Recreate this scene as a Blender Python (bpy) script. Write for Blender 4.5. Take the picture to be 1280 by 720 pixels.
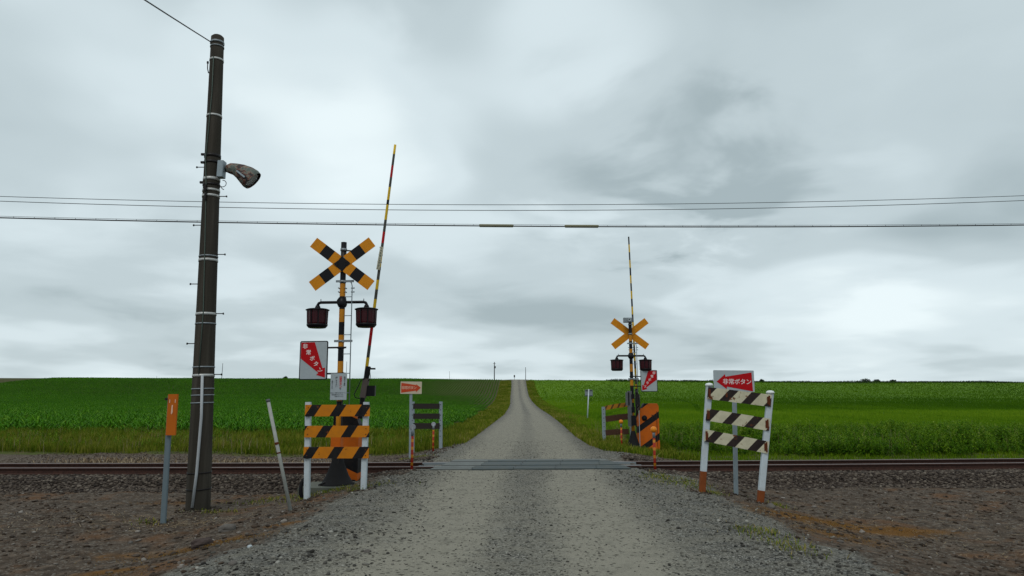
import bpy, bmesh, math, random
import numpy as np
from mathutils import Vector, Matrix, Euler
from mathutils.geometry import tessellate_polygon
rng = np.random.default_rng(7); random.seed(7)
R = math.radians
SC = bpy.context.scene
for o in list(bpy.data.objects): bpy.data.objects.remove(o)
COL = SC.collection

# ------------------------------------------------------------------ camera
F = 833.0; PITCH = R(9.34); EYE = 1.6
cd = bpy.data.cameras.new('camera'); cam = bpy.data.objects.new('camera', cd); COL.objects.link(cam)
cd.sensor_width = 36; cd.lens = F/1280*36; cd.clip_start = .1; cd.clip_end = 6000
cam.location = (0, 0, EYE); cam.rotation_euler = (R(90)+PITCH, 0, 0); SC.camera = cam

# ------------------------------------------------------------------ sky
SUN_EL, SUN_AZ = R(55), R(200)
W = bpy.data.worlds.new('World'); SC.world = W; W.use_nodes = True
nt = W.node_tree; N = nt.nodes; LK = nt.links; N.clear()
def nd(t, **k):
    n = N.new(t)
    for a, b in k.items(): setattr(n, a, b)
    return n
def mth(op, a, b=None, c=None, clamp=False):
    n = N.new('ShaderNodeMath'); n.operation = op; n.use_clamp = clamp
    for i, v in enumerate((a, b, c)):
        if v is None: continue
        if isinstance(v, (int, float)): n.inputs[i].default_value = v
        else: LK.new(v, n.inputs[i])
    return n.outputs[0]
def mixc(fac, a, b, tree=None):
    n = N.new('ShaderNodeMix'); n.data_type = 'RGBA'
    for s, v in ((n.inputs[0], fac), (n.inputs[6], a), (n.inputs[7], b)):
        if isinstance(v, (int, float)): s.default_value = v
        elif isinstance(v, (tuple, list)): s.default_value = (*v[:3], 1)
        else: LK.new(v, s)
    return n.outputs[2]
def ramp(fac, stops, interp='LINEAR'):
    n = N.new('ShaderNodeValToRGB'); n.color_ramp.interpolation = interp
    e = n.color_ramp.elements
    while len(e) < len(stops): e.new(.5)
    for i, (p, c) in enumerate(stops):
        e[i].position = p; e[i].color = (*c, 1) if isinstance(c, (tuple, list)) else (c, c, c, 1)
    LK.new(fac, n.inputs[0]); return n.outputs[0]
def noise(vec, scale, detail=4, rough=.55, dist=0, lac=2):
    n = N.new('ShaderNodeTexNoise'); n.inputs['Scale'].default_value = scale; n.inputs['Detail'].default_value = detail
    n.inputs['Roughness'].default_value = rough; n.inputs['Distortion'].default_value = dist
    if vec is not None: LK.new(vec, n.inputs['Vector'])
    return n.outputs['Fac']
def dirof(px, py):
    u = (360-py)/F
    return Vector(((px-640)/F, math.cos(PITCH)-u*math.sin(PITCH), math.sin(PITCH)+u*math.cos(PITCH))).normalized()
sky = nd('ShaderNodeTexSky', sky_type='NISHITA', sun_disc=False)
sky.sun_elevation = SUN_EL; sky.sun_rotation = SUN_AZ; sky.air_density = 1; sky.dust_density = 3
tc = nd('ShaderNodeTexCoord'); sep = nd('ShaderNodeSeparateXYZ'); LK.new(tc.outputs['Generated'], sep.inputs[0])
zz = mth('ADD', mth('MAXIMUM', sep.outputs[2], 0.0), .16)
cb = nd('ShaderNodeCombineXYZ'); LK.new(mth('DIVIDE', sep.outputs[0], zz), cb.inputs[0]); LK.new(mth('DIVIDE', sep.outputs[1], zz), cb.inputs[1])
cb.inputs[2].default_value = 3.7
n1 = noise(cb.outputs[0], .75, 3, .45, .25)
n2 = noise(cb.outputs[0], 2.1, 5, .5, .3)
dens = mth('ADD', mth('MULTIPLY', n1, .82), mth('MULTIPLY', n2, .18))
# broad lighter and darker masses of the cloud deck, each a soft patch in its own direction (centre, angular radius, amount)
for px, py, rad, amt in ((395,130,.20,.115),(480,150,.14,.05),(740,70,.17,.09),(1040,60,.26,-.02),(850,195,.14,-.12),(960,215,.13,-.09),(760,215,.12,-.06),(470,40,.14,-.06),
                         (700,190,.16,-.045),(290,240,.2,-.02),(640,120,.16,.03),(1050,440,.14,.12),(180,120,.14,.06),(700,330,.3,-.03),(480,400,.3,-.02),(1000,330,.2,-.02),(1050,120,.3,.03),(300,330,.2,-.02)):
    d0 = dirof(px, py)
    vm = nd('ShaderNodeVectorMath', operation='DISTANCE'); LK.new(tc.outputs['Generated'], vm.inputs[0]); vm.inputs[1].default_value = d0
    g = N.new('ShaderNodeMapRange'); g.interpolation_type = 'SMOOTHERSTEP'
    LK.new(mth('ADD', vm.outputs['Value'], mth('MULTIPLY', mth('SUBTRACT', n2, .5), .35)), g.inputs[0])
    g.inputs[1].default_value = rad*1.25; g.inputs[2].default_value = 0; g.inputs[3].default_value = 0; g.inputs[4].default_value = amt*1.25
    dens = mth('ADD', dens, g.outputs[0])
# thin bright gap under the deck close to the horizon
hz = N.new('ShaderNodeMapRange'); hz.interpolation_type = 'SMOOTHSTEP'; LK.new(sep.outputs[2], hz.inputs[0])
hz.inputs[1].default_value = .10; hz.inputs[2].default_value = .015; hz.inputs[3].default_value = 0; hz.inputs[4].default_value = .10
dens = mth('ADD', dens, hz.outputs[0])
cc = ramp(dens, [(.32, (.365,.445,.47)), (.46, (.51,.60,.63)), (.58, (.65,.75,.785)), (.74, (.80,.90,.925))], 'EASE')
up = N.new('ShaderNodeVectorMath'); up.operation = 'SCALE'; LK.new(cc, up.inputs[0]); up.inputs[3].default_value = 10.0
skc = mixc(.95, sky.outputs[0], up.outputs[0])
bg = nd('ShaderNodeBackground'); LK.new(skc, bg.inputs[0]); bg.inputs[1].default_value = .1
wo = nd('ShaderNodeOutputWorld'); LK.new(bg.outputs[0], wo.inputs[0])

sd = bpy.data.lights.new('sun', 'SUN'); sd.energy = 1.1; sd.angle = R(25); sd.color = (1, .96, .9)
sun = bpy.data.objects.new('sun', sd); COL.objects.link(sun)
sv = Vector((math.sin(SUN_AZ)*math.cos(SUN_EL), math.cos(SUN_AZ)*math.cos(SUN_EL), math.sin(SUN_EL)))
sun.rotation_euler = sv.to_track_quat('Z', 'Y').to_euler()
SC.view_settings.view_transform = 'Standard'; SC.view_settings.look = 'None'; SC.view_settings.gamma = 1
SC.view_settings.exposure = 0.12; SC.view_settings.use_curve_mapping = False
SC.render.engine = 'CYCLES'

# ------------------------------------------------------------------ helpers
def P(px, py, Y):                     # a point seen in direction (px, py) at distance Y, in metres
    u = (360-py)/F; a = (px-640)/F; b = math.cos(PITCH)-u*math.sin(PITCH); c = math.sin(PITCH)+u*math.cos(PITCH)
    return Vector((a/b*Y, Y, EYE+c/b*Y))
def smooth(e0, e1, x):
    t = np.clip((x-e0)/(e1-e0), 0, 1); return t*t*(3-2*t)
_perm = rng.integers(0, 1<<30, 4096)
def vnoise(x, y, s, seed=0):
    x = np.asarray(x, float)/s+seed*17.3; y = np.asarray(y, float)/s+seed*9.1
    ix = np.floor(x).astype(int); iy = np.floor(y).astype(int); fx = x-ix; fy = y-iy
    fx = fx*fx*(3-2*fx); fy = fy*fy*(3-2*fy)
    h = lambda a, b: (_perm[(a*73+b*1291+seed*101) & 4095] % 10007)/10007.
    return (h(ix,iy)*(1-fx)+h(ix+1,iy)*fx)*(1-fy)+(h(ix,iy+1)*(1-fx)+h(ix+1,iy+1)*fx)*fy
def fb(x, y, s, o=4, seed=0):
    v = 0; a = .5; t = 0
    for i in range(o): v = v+a*vnoise(x, y, s/2**i, seed+i); t += a; a *= .5
    return v/t

def track_y(x):                       # centre line of the railway
    x = np.asarray(x, float); xc = np.clip(x, -15, 15)
    y = 16.25+.05*xc+.0015*xc**2 + (x-xc)*(.05+.003*xc)
    return y+.535
LX = np.array([(-40,-2.0),(0,-2.0),(6,-2.0),(12,-2.0),(16,-2.0),(19,-1.75),(23,-1.35),(28,-1.15),(39,-.85),(59,-.35),(104,0.0),(146,0.0),(171,.15),(190,.2),(260,.5),(700,2)])
RX = np.array([(-40,2.4),(0,2.4),(6,2.5),(12,2.6),(16,2.75),(19,2.75),(23,2.4),(28,2.4),(39,2.7),(59,3.1),(104,3.5),(146,3.5),(171,3.6),(190,3.75),(260,4.2),(700,6)])
def ledge(y): return np.interp(y, LX[:,0], LX[:,1])
def redge(y): return np.interp(y, RX[:,0], RX[:,1])
def hill(y): return np.interp(y, _hy, _hz)
_k = np.array([(-100,0),(20,0),(60,.12),(85,.22),(104,.42),(125,.95),(146,1.85),(160,3.05),(171,4.2),(182,5.45),(190,6.3),(198,6.85),(210,7.2),(240,7.3),(320,6.5),(700,5),(4000,2)])
_hy = np.linspace(-100, 700, 1601); _hz = np.interp(_hy, _k[:,0], _k[:,1])
_hz = np.convolve(np.pad(_hz, 15, 'edge'), np.hanning(31)/np.hanning(31).sum(), 'valid')
def ground(x, y, detail=True):
    x = np.asarray(x, float); y = np.asarray(y, float)
    le, re = ledge(y), redge(y)
    s = np.maximum(np.maximum(le-x, x-re), 0)
    near = 1-smooth(19, 34, y)
    drop = -.36*smooth(.2, 3.2, s)*(.35+.65*near)
    z = drop + hill(y) - .0045*np.clip(x, -150, 150)*smooth(60, 190, y)
    z = z + (1-smooth(300,900,np.abs(x)))*0
    # gentle roll of the fields
    z = z + .5*(fb(x, y, 60, 2, 5)-.5)*smooth(45, 120, y)*smooth(3, 30, s)
    if detail:
        z = z + (fb(x, y, .5, 3, 11)-.5)*(.02+.07*smooth(.8, 2.5, s))*(1-smooth(40, 80, y)) + (fb(x, y, 2.6, 2, 3)-.5)*.10*smooth(.5, 2.5, s)
    # ballast bank under the track
    t = np.abs(y-track_y(x)); bal = -.16-.33*smooth(1.25, 2.15, t)+(fb(x, y, .25, 2, 21)-.5)*.03
    w = smooth(.05, .35, s)
    z = np.where((t < 2.3), z*(1-w)+np.maximum(z, bal)*w, z)
    # the rails run between the field sheets: keep the bed below the sleepers
    z = np.where((t < 1.3) & (s > .3), np.minimum(z, -.16), z)
    z = np.where((t < 1.35) & (s <= .35), np.minimum(z, -.05), z)
    return z
def gz(x, y): return float(ground(np.array([x]), np.array([y]))[0])

def tag(o, label=None, cat=None, group=None, kind=None):
    if label: o['label'] = label
    if cat: o['category'] = cat
    if group: o['group'] = group
    if kind: o['kind'] = kind
    return o
def thing(name, label, cat, loc, group=None, rz=0):
    o = bpy.data.objects.new(name, None); COL.objects.link(o); o.location = loc; o.rotation_euler = (0,0,rz)
    o.empty_display_size = .2
    return tag(o, label, cat, group)
def npmesh(name, verts, faces, mats, rnd=None, parent=None, smooth_=False, extra=None):
    me = bpy.data.meshes.new(name); verts = np.asarray(verts, np.float32); faces = np.asarray(faces, np.int32)
    k = faces.shape[1]; me.vertices.add(len(verts)); me.vertices.foreach_set('co', verts.ravel())
    me.loops.add(faces.size); me.loops.foreach_set('vertex_index', faces.ravel())
    me.polygons.add(len(faces)); me.polygons.foreach_set('loop_start', np.arange(0, faces.size, k, dtype=np.int32))
    try: me.polygons.foreach_set('loop_total', np.full(len(faces), k, np.int32))
    except Exception: pass
    if smooth_: me.polygons.foreach_set('use_smooth', np.ones(len(faces), bool))
    me.update(calc_edges=True)
    if rnd is not None:
        a = me.attributes.new('rnd', 'FLOAT', 'POINT'); a.data.foreach_set('value', np.asarray(rnd, np.float32))
    for nm, arr in (extra or {}).items():
        a = me.attributes.new(nm, 'FLOAT_COLOR', 'POINT'); a.data.foreach_set('color', np.asarray(arr, np.float32).ravel())
    for m in (mats if isinstance(mats, (list, tuple)) else [mats]): me.materials.append(m)
    o = bpy.data.objects.new(name, me); COL.objects.link(o)
    if parent: o.parent = parent
    return o

class MB:
    def __init__(s, org=(0,0,0)): s.bm = bmesh.new(); s.o = Vector(org); s.mi = 0
    def _f(s, vs, sm=False):
        try: f = s.bm.faces.new(vs)
        except ValueError: return
        f.material_index = s.mi; f.smooth = sm; return f
    def V(s, p): return s.bm.verts.new(Vector(p)-s.o)
    def bar(s, a, b, w, h, up=(0,1,0), bev=.0, cuts=None):
        """box from a to b; h measured along `up` (made square to the axis), w across"""
        a = Vector(a); b = Vector(b); d = (b-a).normalized(); u = Vector(up); u = (u-d*u.dot(d)).normalized(); r = d.cross(u)
        L = (b-a).length; cuts = cuts or [(0, L, s.mi)]
        if bev and len(cuts) == 1:
            c = min(bev, w*.3, h*.3)
            sec = [(-w/2+c,-h/2),(w/2-c,-h/2),(w/2,-h/2+c),(w/2,h/2-c),(w/2-c,h/2),(-w/2+c,h/2),(-w/2,h/2-c),(-w/2,-h/2+c)]
        else: sec = [(-w/2,-h/2),(w/2,-h/2),(w/2,h/2),(-w/2,h/2)]
        st = [cuts[0][0]]+[c[1] for c in cuts]
        rings = [[s.V(a+d*t+r*x+u*y) for x, y in sec] for t in st]
        n = len(sec); keep = s.mi
        for i, c in enumerate(cuts):
            s.mi = c[2]
            for j in range(n): s._f([rings[i][j], rings[i][(j+1)%n], rings[i+1][(j+1)%n], rings[i+1][j]])
        s.mi = cuts[0][2]; s._f(rings[0][::-1]); s.mi = cuts[-1][2]; s._f(rings[-1]); s.mi = keep
        return s
    def box(s, c, sz, bev=.0):
        c = Vector(c); return s.bar(c-Vector((0,0,sz[2]/2)), c+Vector((0,0,sz[2]/2)), sz[0], sz[1], (0,1,0), bev)
    def tube(s, pts, r, seg=10, cuts=None, cap=True):
        pts = [Vector(p) for p in pts]; rr = r if isinstance(r, (list, tuple)) else [r]*len(pts)
        rings = []; prev = None
        for i, p in enumerate(pts):
            d = (pts[min(i+1, len(pts)-1)]-pts[max(i-1, 0)]).normalized()
            if prev is None:
                prev = Vector((1,0,0)) if abs(d.x) < .9 else Vector((0,1,0))
            u = (prev-d*prev.dot(d)).normalized(); prev = u; v = d.cross(u)
            rings.append([s.V(p+(u*math.cos(2*math.pi*k/seg)+v*math.sin(2*math.pi*k/seg))*rr[i]) for k in range(seg)])
        keep = s.mi
        for i in range(len(pts)-1):
            if cuts: s.mi = cuts[i]
            for k in range(seg): s._f([rings[i][k], rings[i][(k+1)%seg], rings[i+1][(k+1)%seg], rings[i+1][k]], True)
        if cap: s._f(rings[0][::-1]); s._f(rings[-1])
        s.mi = keep; return s
    def lathe(s, prof, c, seg=24, axis='Z', ripple=0, nr=0):
        c = Vector(c); rings = []
        for r, z in prof:
            ring = []
            for k in range(seg):
                a = 2*math.pi*k/seg; q = r*(1+(ripple if k % 2 else 0)) if r > .001 else .0005
                x, y = q*math.cos(a), q*math.sin(a)
                ring.append(s.V(c+(Vector((x,y,z)) if axis == 'Z' else Vector((x,z,y)) if axis == 'Y' else Vector((z,x,y)))))
            rings.append(ring)
        for i in range(len(rings)-1):
            for k in range(seg): s._f([rings[i][k], rings[i][(k+1)%seg], rings[i+1][(k+1)%seg], rings[i+1][k]], ripple == 0)
        s._f(rings[0][::-1]); s._f(rings[-1]); return s
    def prism(s, poly, y0, y1, c=(0,0,0), bx=(1,0,0), bz=(0,0,1)):
        """outline in (x, z), extruded from y0 (front, towards the camera) to y1"""
        c = Vector(c); bx = Vector(bx); bz = Vector(bz); by = bz.cross(bx)
        f = [s.V(c+bx*x+bz*z+by*y0) for x, z in poly]; b = [s.V(c+bx*x+bz*z+by*y1) for x, z in poly]
        for t in tessellate_polygon([[Vector((x, z, 0)) for x, z in poly]]):
            s._f([f[i] for i in t]); s._f([b[i] for i in reversed(t)])
        n = len(poly)
        for i in range(n): s._f([f[i], b[i], b[(i+1)%n], f[(i+1)%n]])
        return s
    def done(s, name, mats, parent=None, label=None):
        bmesh.ops.recalc_face_normals(s.bm, faces=s.bm.faces)
        if parent:                        # pieces that do not touch become parts of their own
            seen = set(); comps = []
            for v in s.bm.verts:
                if v in seen: continue
                st = [v]; seen.add(v); c = []
                while st:
                    q = st.pop(); c.append(q)
                    for e in q.link_edges:
                        w = e.other_vert(q)
                        if w not in seen: seen.add(w); st.append(w)
                comps.append(c)
            if len(comps) > 1:
                bb = [[min(v.co[i] for v in c)-.004 for i in range(3)]+[max(v.co[i] for v in c)+.004 for i in range(3)] for c in comps]
                grp = list(range(len(comps)))
                for i in range(len(comps)):
                    for j in range(i):
                        if all(bb[i][k] <= bb[j][k+3] and bb[j][k] <= bb[i][k+3] for k in range(3)):
                            a, b_ = grp[i], grp[j]; grp = [a if g_ == b_ else g_ for g_ in grp]
                ids = sorted(set(grp), key=grp.index)
                if len(ids) > 1:
                    sing = {'bolts':'bolt','bolt_holes':'bolt_hole','hangers':'hanger'}.get(name, name); res = []
                    for g_ in ids:
                        vs = [v for c, k in zip(comps, grp) if k == g_ for v in c]; mp_ = {v: i for i, v in enumerate(vs)}; fs = []; seenf = set()
                        for v in vs:
                            for f in v.link_faces:
                                if f not in seenf: seenf.add(f); fs.append(f)
                        me = bpy.data.meshes.new(sing); me.from_pydata([tuple(v.co) for v in vs], [], [[mp_[v] for v in f.verts] for f in fs])
                        me.polygons.foreach_set('material_index', [f.material_index for f in fs]); me.polygons.foreach_set('use_smooth', [f.smooth for f in fs]); me.update()
                        for m in (mats if isinstance(mats, (list, tuple)) else [mats]): me.materials.append(m)
                        o = bpy.data.objects.new(sing, me); COL.objects.link(o); o.parent = parent; res.append(o)
                        if label: o['label'] = label
                    s.bm.free(); return res[0]
        me = bpy.data.meshes.new(name); s.bm.to_mesh(me); s.bm.free()
        for m in (mats if isinstance(mats, (list, tuple)) else [mats]): me.materials.append(m)
        o = bpy.data.objects.new(name, me); COL.objects.link(o)
        if parent: o.parent = parent
        if label: o['label'] = label
        return o
def rrect(x0, z0, x1, z1, r, n=4):
    out = []
    for cx, cz, a0 in ((x1-r,z0+r,-90),(x1-r,z1-r,0),(x0+r,z1-r,90),(x0+r,z0+r,180)):
        for i in range(n+1):
            a = R(a0+90*i/n); out.append((cx+r*math.cos(a), cz+r*math.sin(a)))
    return out
def text(body, size, loc, mat, parent, name='lettering', rot=0, tilt=None, sx=1, bold=0, align='CENTER'):
    """upright lettering facing -y, centred at loc (in the parent's own space)"""
    c = bpy.data.curves.new('t', 'FONT'); c.body = body; c.size = size; c.extrude = .0008; c.offset = bold
    c.align_x = align; c.align_y = 'CENTER'; c.resolution_u = 3
    t = bpy.data.objects.new('t', c); COL.objects.link(t)
    bpy.context.view_layer.update()
    me = bpy.data.meshes.new_from_object(t.evaluated_get(bpy.context.evaluated_depsgraph_get()))
    bpy.data.objects.remove(t)
    M = Matrix.Translation(loc) @ (tilt or Matrix.Identity(4)) @ Matrix.Rotation(R(rot), 4, 'Y') @ Matrix.Rotation(R(90), 4, 'X') @ Matrix.Diagonal((sx,1,1,1))
    me.transform(M); me.materials.clear(); me.materials.append(mat)
    o = bpy.data.objects.new(name, me); COL.objects.link(o); o.parent = parent
    return o
def letters(items, mat, parent, **k):
    """several pieces of lettering joined into one mesh"""
    bm = bmesh.new()
    for it in items:
        o = text(*it[:3], mat, parent, **{**k, **(it[3] if len(it) > 3 else {})}); bm.from_mesh(o.data); bpy.data.objects.remove(o)
    me = bpy.data.meshes.new('lettering'); bm.to_mesh(me); bm.free(); me.materials.append(mat)
    o = bpy.data.objects.new('lettering', me); COL.objects.link(o); o.parent = parent; return o

# ------------------------------------------------------------------ materials
MATS = {}
def newmat(name):
    global nt, N, LK
    m = bpy.data.materials.new(name); m.use_nodes = True; nt = m.node_tree; N = nt.nodes; LK = nt.links; N.clear()
    b = N.new('ShaderNodeBsdfPrincipled'); o = N.new('ShaderNodeOutputMaterial'); LK.new(b.outputs[0], o.inputs[0]); MATS[name] = m
    return m, b
def objvec():
    t = N.new('ShaderNodeTexCoord'); return t.outputs['Object']
def setin(s, v):
    if isinstance(v, (int, float)): s.default_value = v
    elif isinstance(v, (tuple, list)): s.default_value = (*v[:3], 1)
    else: LK.new(v, s)
def bump(b, h, strength=.3, dist=.01):
    n = N.new('ShaderNodeBump'); n.inputs['Strength'].default_value = strength; n.inputs['Distance'].default_value = dist
    LK.new(h, n.inputs['Height']); LK.new(n.outputs[0], b.inputs['Normal'])
def paint(name, col, rough=.5, dirt=(.10,.07,.045), wear=.35, metal=0, spec=.15, sc=9, rust=0, rustcol=(.16,.05,.015)):
    """weathered paint: mottled tone, dirt specks and (optionally) rust blotches"""
    m, b = newmat(name); v = objvec()
    a = noise(v, sc, 5, .6); c2 = noise(v, sc*6, 3, .6)
    c = mixc(mth('MULTIPLY', mth('SUBTRACT', a, .35, clamp=True), wear*1.6, clamp=True), col, dirt)
    c = mixc(mth('MULTIPLY', mth('GREATER_THAN', c2, .66), wear*.8), c, dirt)
    if rust:
        rf = ramp(noise(v, sc*.8, 6, .7), [(.66-rust*.35, 0.), (.72-rust*.35, 1.)])
        c = mixc(rf, c, mixc(c2, rustcol, tuple(x*.45 for x in rustcol)))
    setin(b.inputs['Base Color'], c); b.inputs['Metallic'].default_value = metal
    setin(b.inputs['Roughness'], mth('ADD', mth('MULTIPLY', a, .3), rough-.15)); b.inputs['Specular IOR Level'].default_value = spec
    bump(b, c2, .15, .004); return m
def stripes(name, ca, cb_, d, period, off, duty, wear=.35, rust=0, dirt=(.06,.045,.03), rough=.55, rustcol=(.16,.05,.015)):
    """two paints in slanted bands; d = direction across the bands in the thing's own space"""
    m, b = newmat(name); v = objvec()
    dp = nd('ShaderNodeVectorMath', operation='DOT_PRODUCT'); LK.new(v, dp.inputs[0]); dp.inputs[1].default_value = d
    fr = mth('FRACT', mth('ADD', mth('DIVIDE', mth('ADD', dp.outputs['Value'], mth('MULTIPLY', mth('SUBTRACT', noise(v, 60, 2), .5), .006)), period), 50+off))
    st = mth('LESS_THAN', fr, duty)
    c = mixc(st, ca, cb_); a = noise(v, 8, 5, .6); c2 = noise(v, 55, 3, .6)
    c = mixc(mth('MULTIPLY', mth('SUBTRACT', a, .38, clamp=True), wear*2, clamp=True), c, dirt)
    c = mixc(mth('MULTIPLY', mth('GREATER_THAN', c2, .68), wear), c, dirt)
    if rust:
        rf = ramp(noise(v, 7, 7, .75), [(.66-rust*.3, 0.), (.70-rust*.3, 1.)])
        c = mixc(rf, c, mixc(c2, rustcol, tuple(x*.4 for x in rustcol)))
    setin(b.inputs['Base Color'], c); b.inputs['Roughness'].default_value = rough; b.inputs['Specular IOR Level'].default_value = .15; bump(b, c2, .12, .004); return m

YEL = (.58,.215,.006); YEL2 = (.50,.165,.005); ORG = (.50,.105,.006); BLK = (.006,.006,.008)
paint('yellow', YEL, .45, (.2,.08,.02), .3); paint('arm_yellow', (.62,.40,.015), .45, (.3,.2,.03), .3); paint('arm_grey', (.055,.055,.05), .5, (.10,.09,.06), .4); paint('yellow_pole', (.48,.19,.012), .45, (.2,.09,.03), .35); paint('orange', ORG, .45, (.15,.05,.02), .35)
paint('orange_faded', (.40,.11,.012), .6, (.2,.07,.03), .5)
paint('black', BLK, .4, (.015,.013,.011), .3); paint('black_matt', (.008,.008,.009), .8, (.016,.015,.014), .4, spec=.15)
paint('dark_steel', (.018,.017,.018), .45, (.035,.025,.02), .5, metal=.3)
paint('grey_metal', (.22,.25,.27), .5, (.12,.11,.1), .35, metal=.35); paint('galvanised', (.26,.31,.34), .5, (.16,.16,.15), .3, metal=.3)
paint('sign_back', (.10,.105,.11), .6, (.1,.1,.1), .4, metal=.2)
paint('white_post', (.46,.52,.56), .6, (.20,.17,.13), .55, sc=4); paint('white_paint', (.66,.7,.7), .5, (.3,.26,.2), .25)
paint('sign_white', (.34,.385,.41), .45, (.22,.245,.255), .35, sc=14); paint('sign_cream', (.50,.44,.33), .6, (.3,.24,.16), .4)
paint('sign_red', (.40,.002,.006), .4, (.25,.004,.006), .3); paint('red_faded', (.46,.055,.018), .6, (.30,.06,.03), .5)
paint('letter_white', (.72,.62,.62), .5, (.4,.25,.25), .15); paint('letter_faded', (.66,.46,.34), .6, (.42,.12,.06), .4)
paint('letter_black', (.03,.03,.035), .6, (.1,.1,.1), .3); paint('letter_red', (.5,.03,.03), .6, (.3,.1,.1), .2); paint('letter_green', (.03,.09,.06), .6)
paint('rust', (.19,.05,.012), .85, (.08,.025,.01), .6, spec=.2); paint('rusty_brown', (.060,.026,.014), .8, (.03,.018,.012), .5, spec=.25)
paint('rust_patch', (.11,.03,.012), .9, (.04,.018,.01), .6, spec=.15)
paint('pipe_grey', (.30,.31,.29), .6, (.13,.115,.09), .5, sc=14); paint('conduit', (.36,.38,.40), .5, (.22,.22,.21), .3)
paint('grey_brown', (.105,.085,.078), .6, (.05,.04,.035), .4); paint('band_metal', (.42,.43,.42), .45, (.2,.19,.17), .3, metal=.3)
paint('cable_green', (.07,.10,.085), .6); paint('wire', (.03,.032,.036), .6, metal=.1); paint('wire_grey', (.075,.09,.1), .5)
paint('sleeve', (.20,.195,.13), .6, (.1,.1,.08), .3); paint('cream', (.45,.43,.33), .6)
paint('brown_slat', (.022,.017,.015), .7, (.035,.028,.022), .5, spec=.2); paint('reflector', (.33,.34,.38), .3)
paint('orange_ball', (.62,.20,.012), .35, (.4,.12,.02), .25)
paint('marker_orange', (.42,.105,.006), .55, (.28,.05,.01), .55, sc=5); paint('marker_post', (.12,.155,.175), .7, (.07,.085,.09), .4)
paint('deck_rubber', (.055,.070,.075), .7, (.12,.115,.092), .8, sc=3); paint('deck_edge', (.12,.13,.125), .7, (.09,.09,.08), .6, sc=4)
paint('concrete_pad', (.10,.105,.09), .9, (.05,.06,.03), .6, sc=4, spec=.2)
paint('stone_grey', (.11,.10,.09), .95, (.05,.04,.035), .5, sc=14, spec=.15); paint('stone_brown', (.062,.046,.042), .95, (.04,.03,.025), .5, sc=14, spec=.1)
paint('litter_white', (.55,.56,.58), .6); paint('wood_far', (.05,.055,.06), .8)
stripes('barr_yellow', YEL2, BLK, Vector((1,0,-.62)), .448, .20, .39, .3, .12, rustcol=(.18,.045,.01))
stripes('barr_white', (.50,.47,.34), (.018,.012,.012), Vector((1,0,-.95)), .40, .06, .42, .4, .22)
stripes('machine', ORG, BLK, Vector((.45,0,1)), .74, .62, .46, .3)
stripes('machine_far', ORG, BLK, Vector((-.70,0,1)), .74, .84, .31, .3)
stripes('thin_red_yellow', (.44,.17,.012), (.30,.022,.010), Vector((0,0,1)), .17, 0, .62, .4)
stripes('top_rail_yellow', (.40,.17,.012), (.10,.04,.012), Vector((1,0,-.5)), .21, .1, .32, .6, .2)
# dark red ribbed lamp shades
m, b = newmat('lamp_red'); b.inputs['Base Color'].default_value = (.035,.0012,.004,1); b.inputs['Roughness'].default_value = .4; b.inputs['Specular IOR Level'].default_value = .25
# concrete utility pole: dark, streaked down its length
m, b = newmat('pole_concrete'); v = objvec()
mp = nd('ShaderNodeMapping'); LK.new(v, mp.inputs[0]); mp.inputs['Scale'].default_value = (9, 9, .35)
a = noise(mp.outputs[0], 1, 6, .65); c2 = noise(v, 1.3, 4, .6); c3 = noise(v, 45, 4, .7)
c = ramp(a, [(.3, (.022,.018,.015)), (.55, (.044,.037,.031)), (.75, (.080,.070,.058))]); c = mixc(mth('MULTIPLY', c2, .6), c, (.034,.033,.023))
c = mixc(mth('MULTIPLY', mth('GREATER_THAN', c3, .63), .5), c, (.028,.022,.02))
setin(b.inputs['Base Color'], c); b.inputs['Roughness'].default_value = .9; b.inputs['Specular IOR Level'].default_value = .15; bump(b, c3, .3, .006)
# peeling floodlight shell
m, b = newmat('peeling_shell'); v = objvec(); a = noise(v, 6, 6, .7); c2 = noise(v, 9, 5, .7, .6)
c = ramp(a, [(.36, (.045,.058,.048)), (.47, (.085,.105,.09)), (.49, (.22,.19,.14)), (.52, (.14,.025,.012)), (.55, (.014,.011,.011))])
c = mixc(mth('GREATER_THAN', c2, .62), c, (.03,.024,.024)); setin(b.inputs['Base Color'], c); b.inputs['Roughness'].default_value = .7; bump(b, a, .4, .01)
m, b = newmat('glass_dim'); b.inputs['Base Color'].default_value = (.55,.6,.62,1); b.inputs['Roughness'].default_value = .15; b.inputs['Transmission Weight'].default_value = .6
# rails
m, b = newmat('rail_rust'); v = objvec(); c3 = noise(v, 18, 5, .65)
setin(b.inputs['Base Color'], ramp(c3, [(.3, (.022,.011,.009)), (.6, (.048,.021,.015)), (.8, (.075,.035,.02))])); b.inputs['Roughness'].default_value = .8; b.inputs['Specular IOR Level'].default_value = .2
m, b = newmat('rail_top'); v = objvec(); c3 = noise(v, 6, 3, .5)
setin(b.inputs['Base Color'], mixc(c3, (.13,.10,.095), (.22,.19,.18))); b.inputs['Roughness'].default_value = .55; b.inputs['Metallic'].default_value = .4
m, b = newmat('sleeper_wood'); v = objvec(); c3 = noise(v, 12, 5, .65)
setin(b.inputs['Base Color'], ramp(c3, [(.3, (.03,.024,.02)), (.7, (.075,.06,.05))])); b.inputs['Roughness'].default_value = .95
def attr(name, out='Fac'):
    n = N.new('ShaderNodeAttribute'); n.attribute_name = name; return n.outputs[out]
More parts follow.
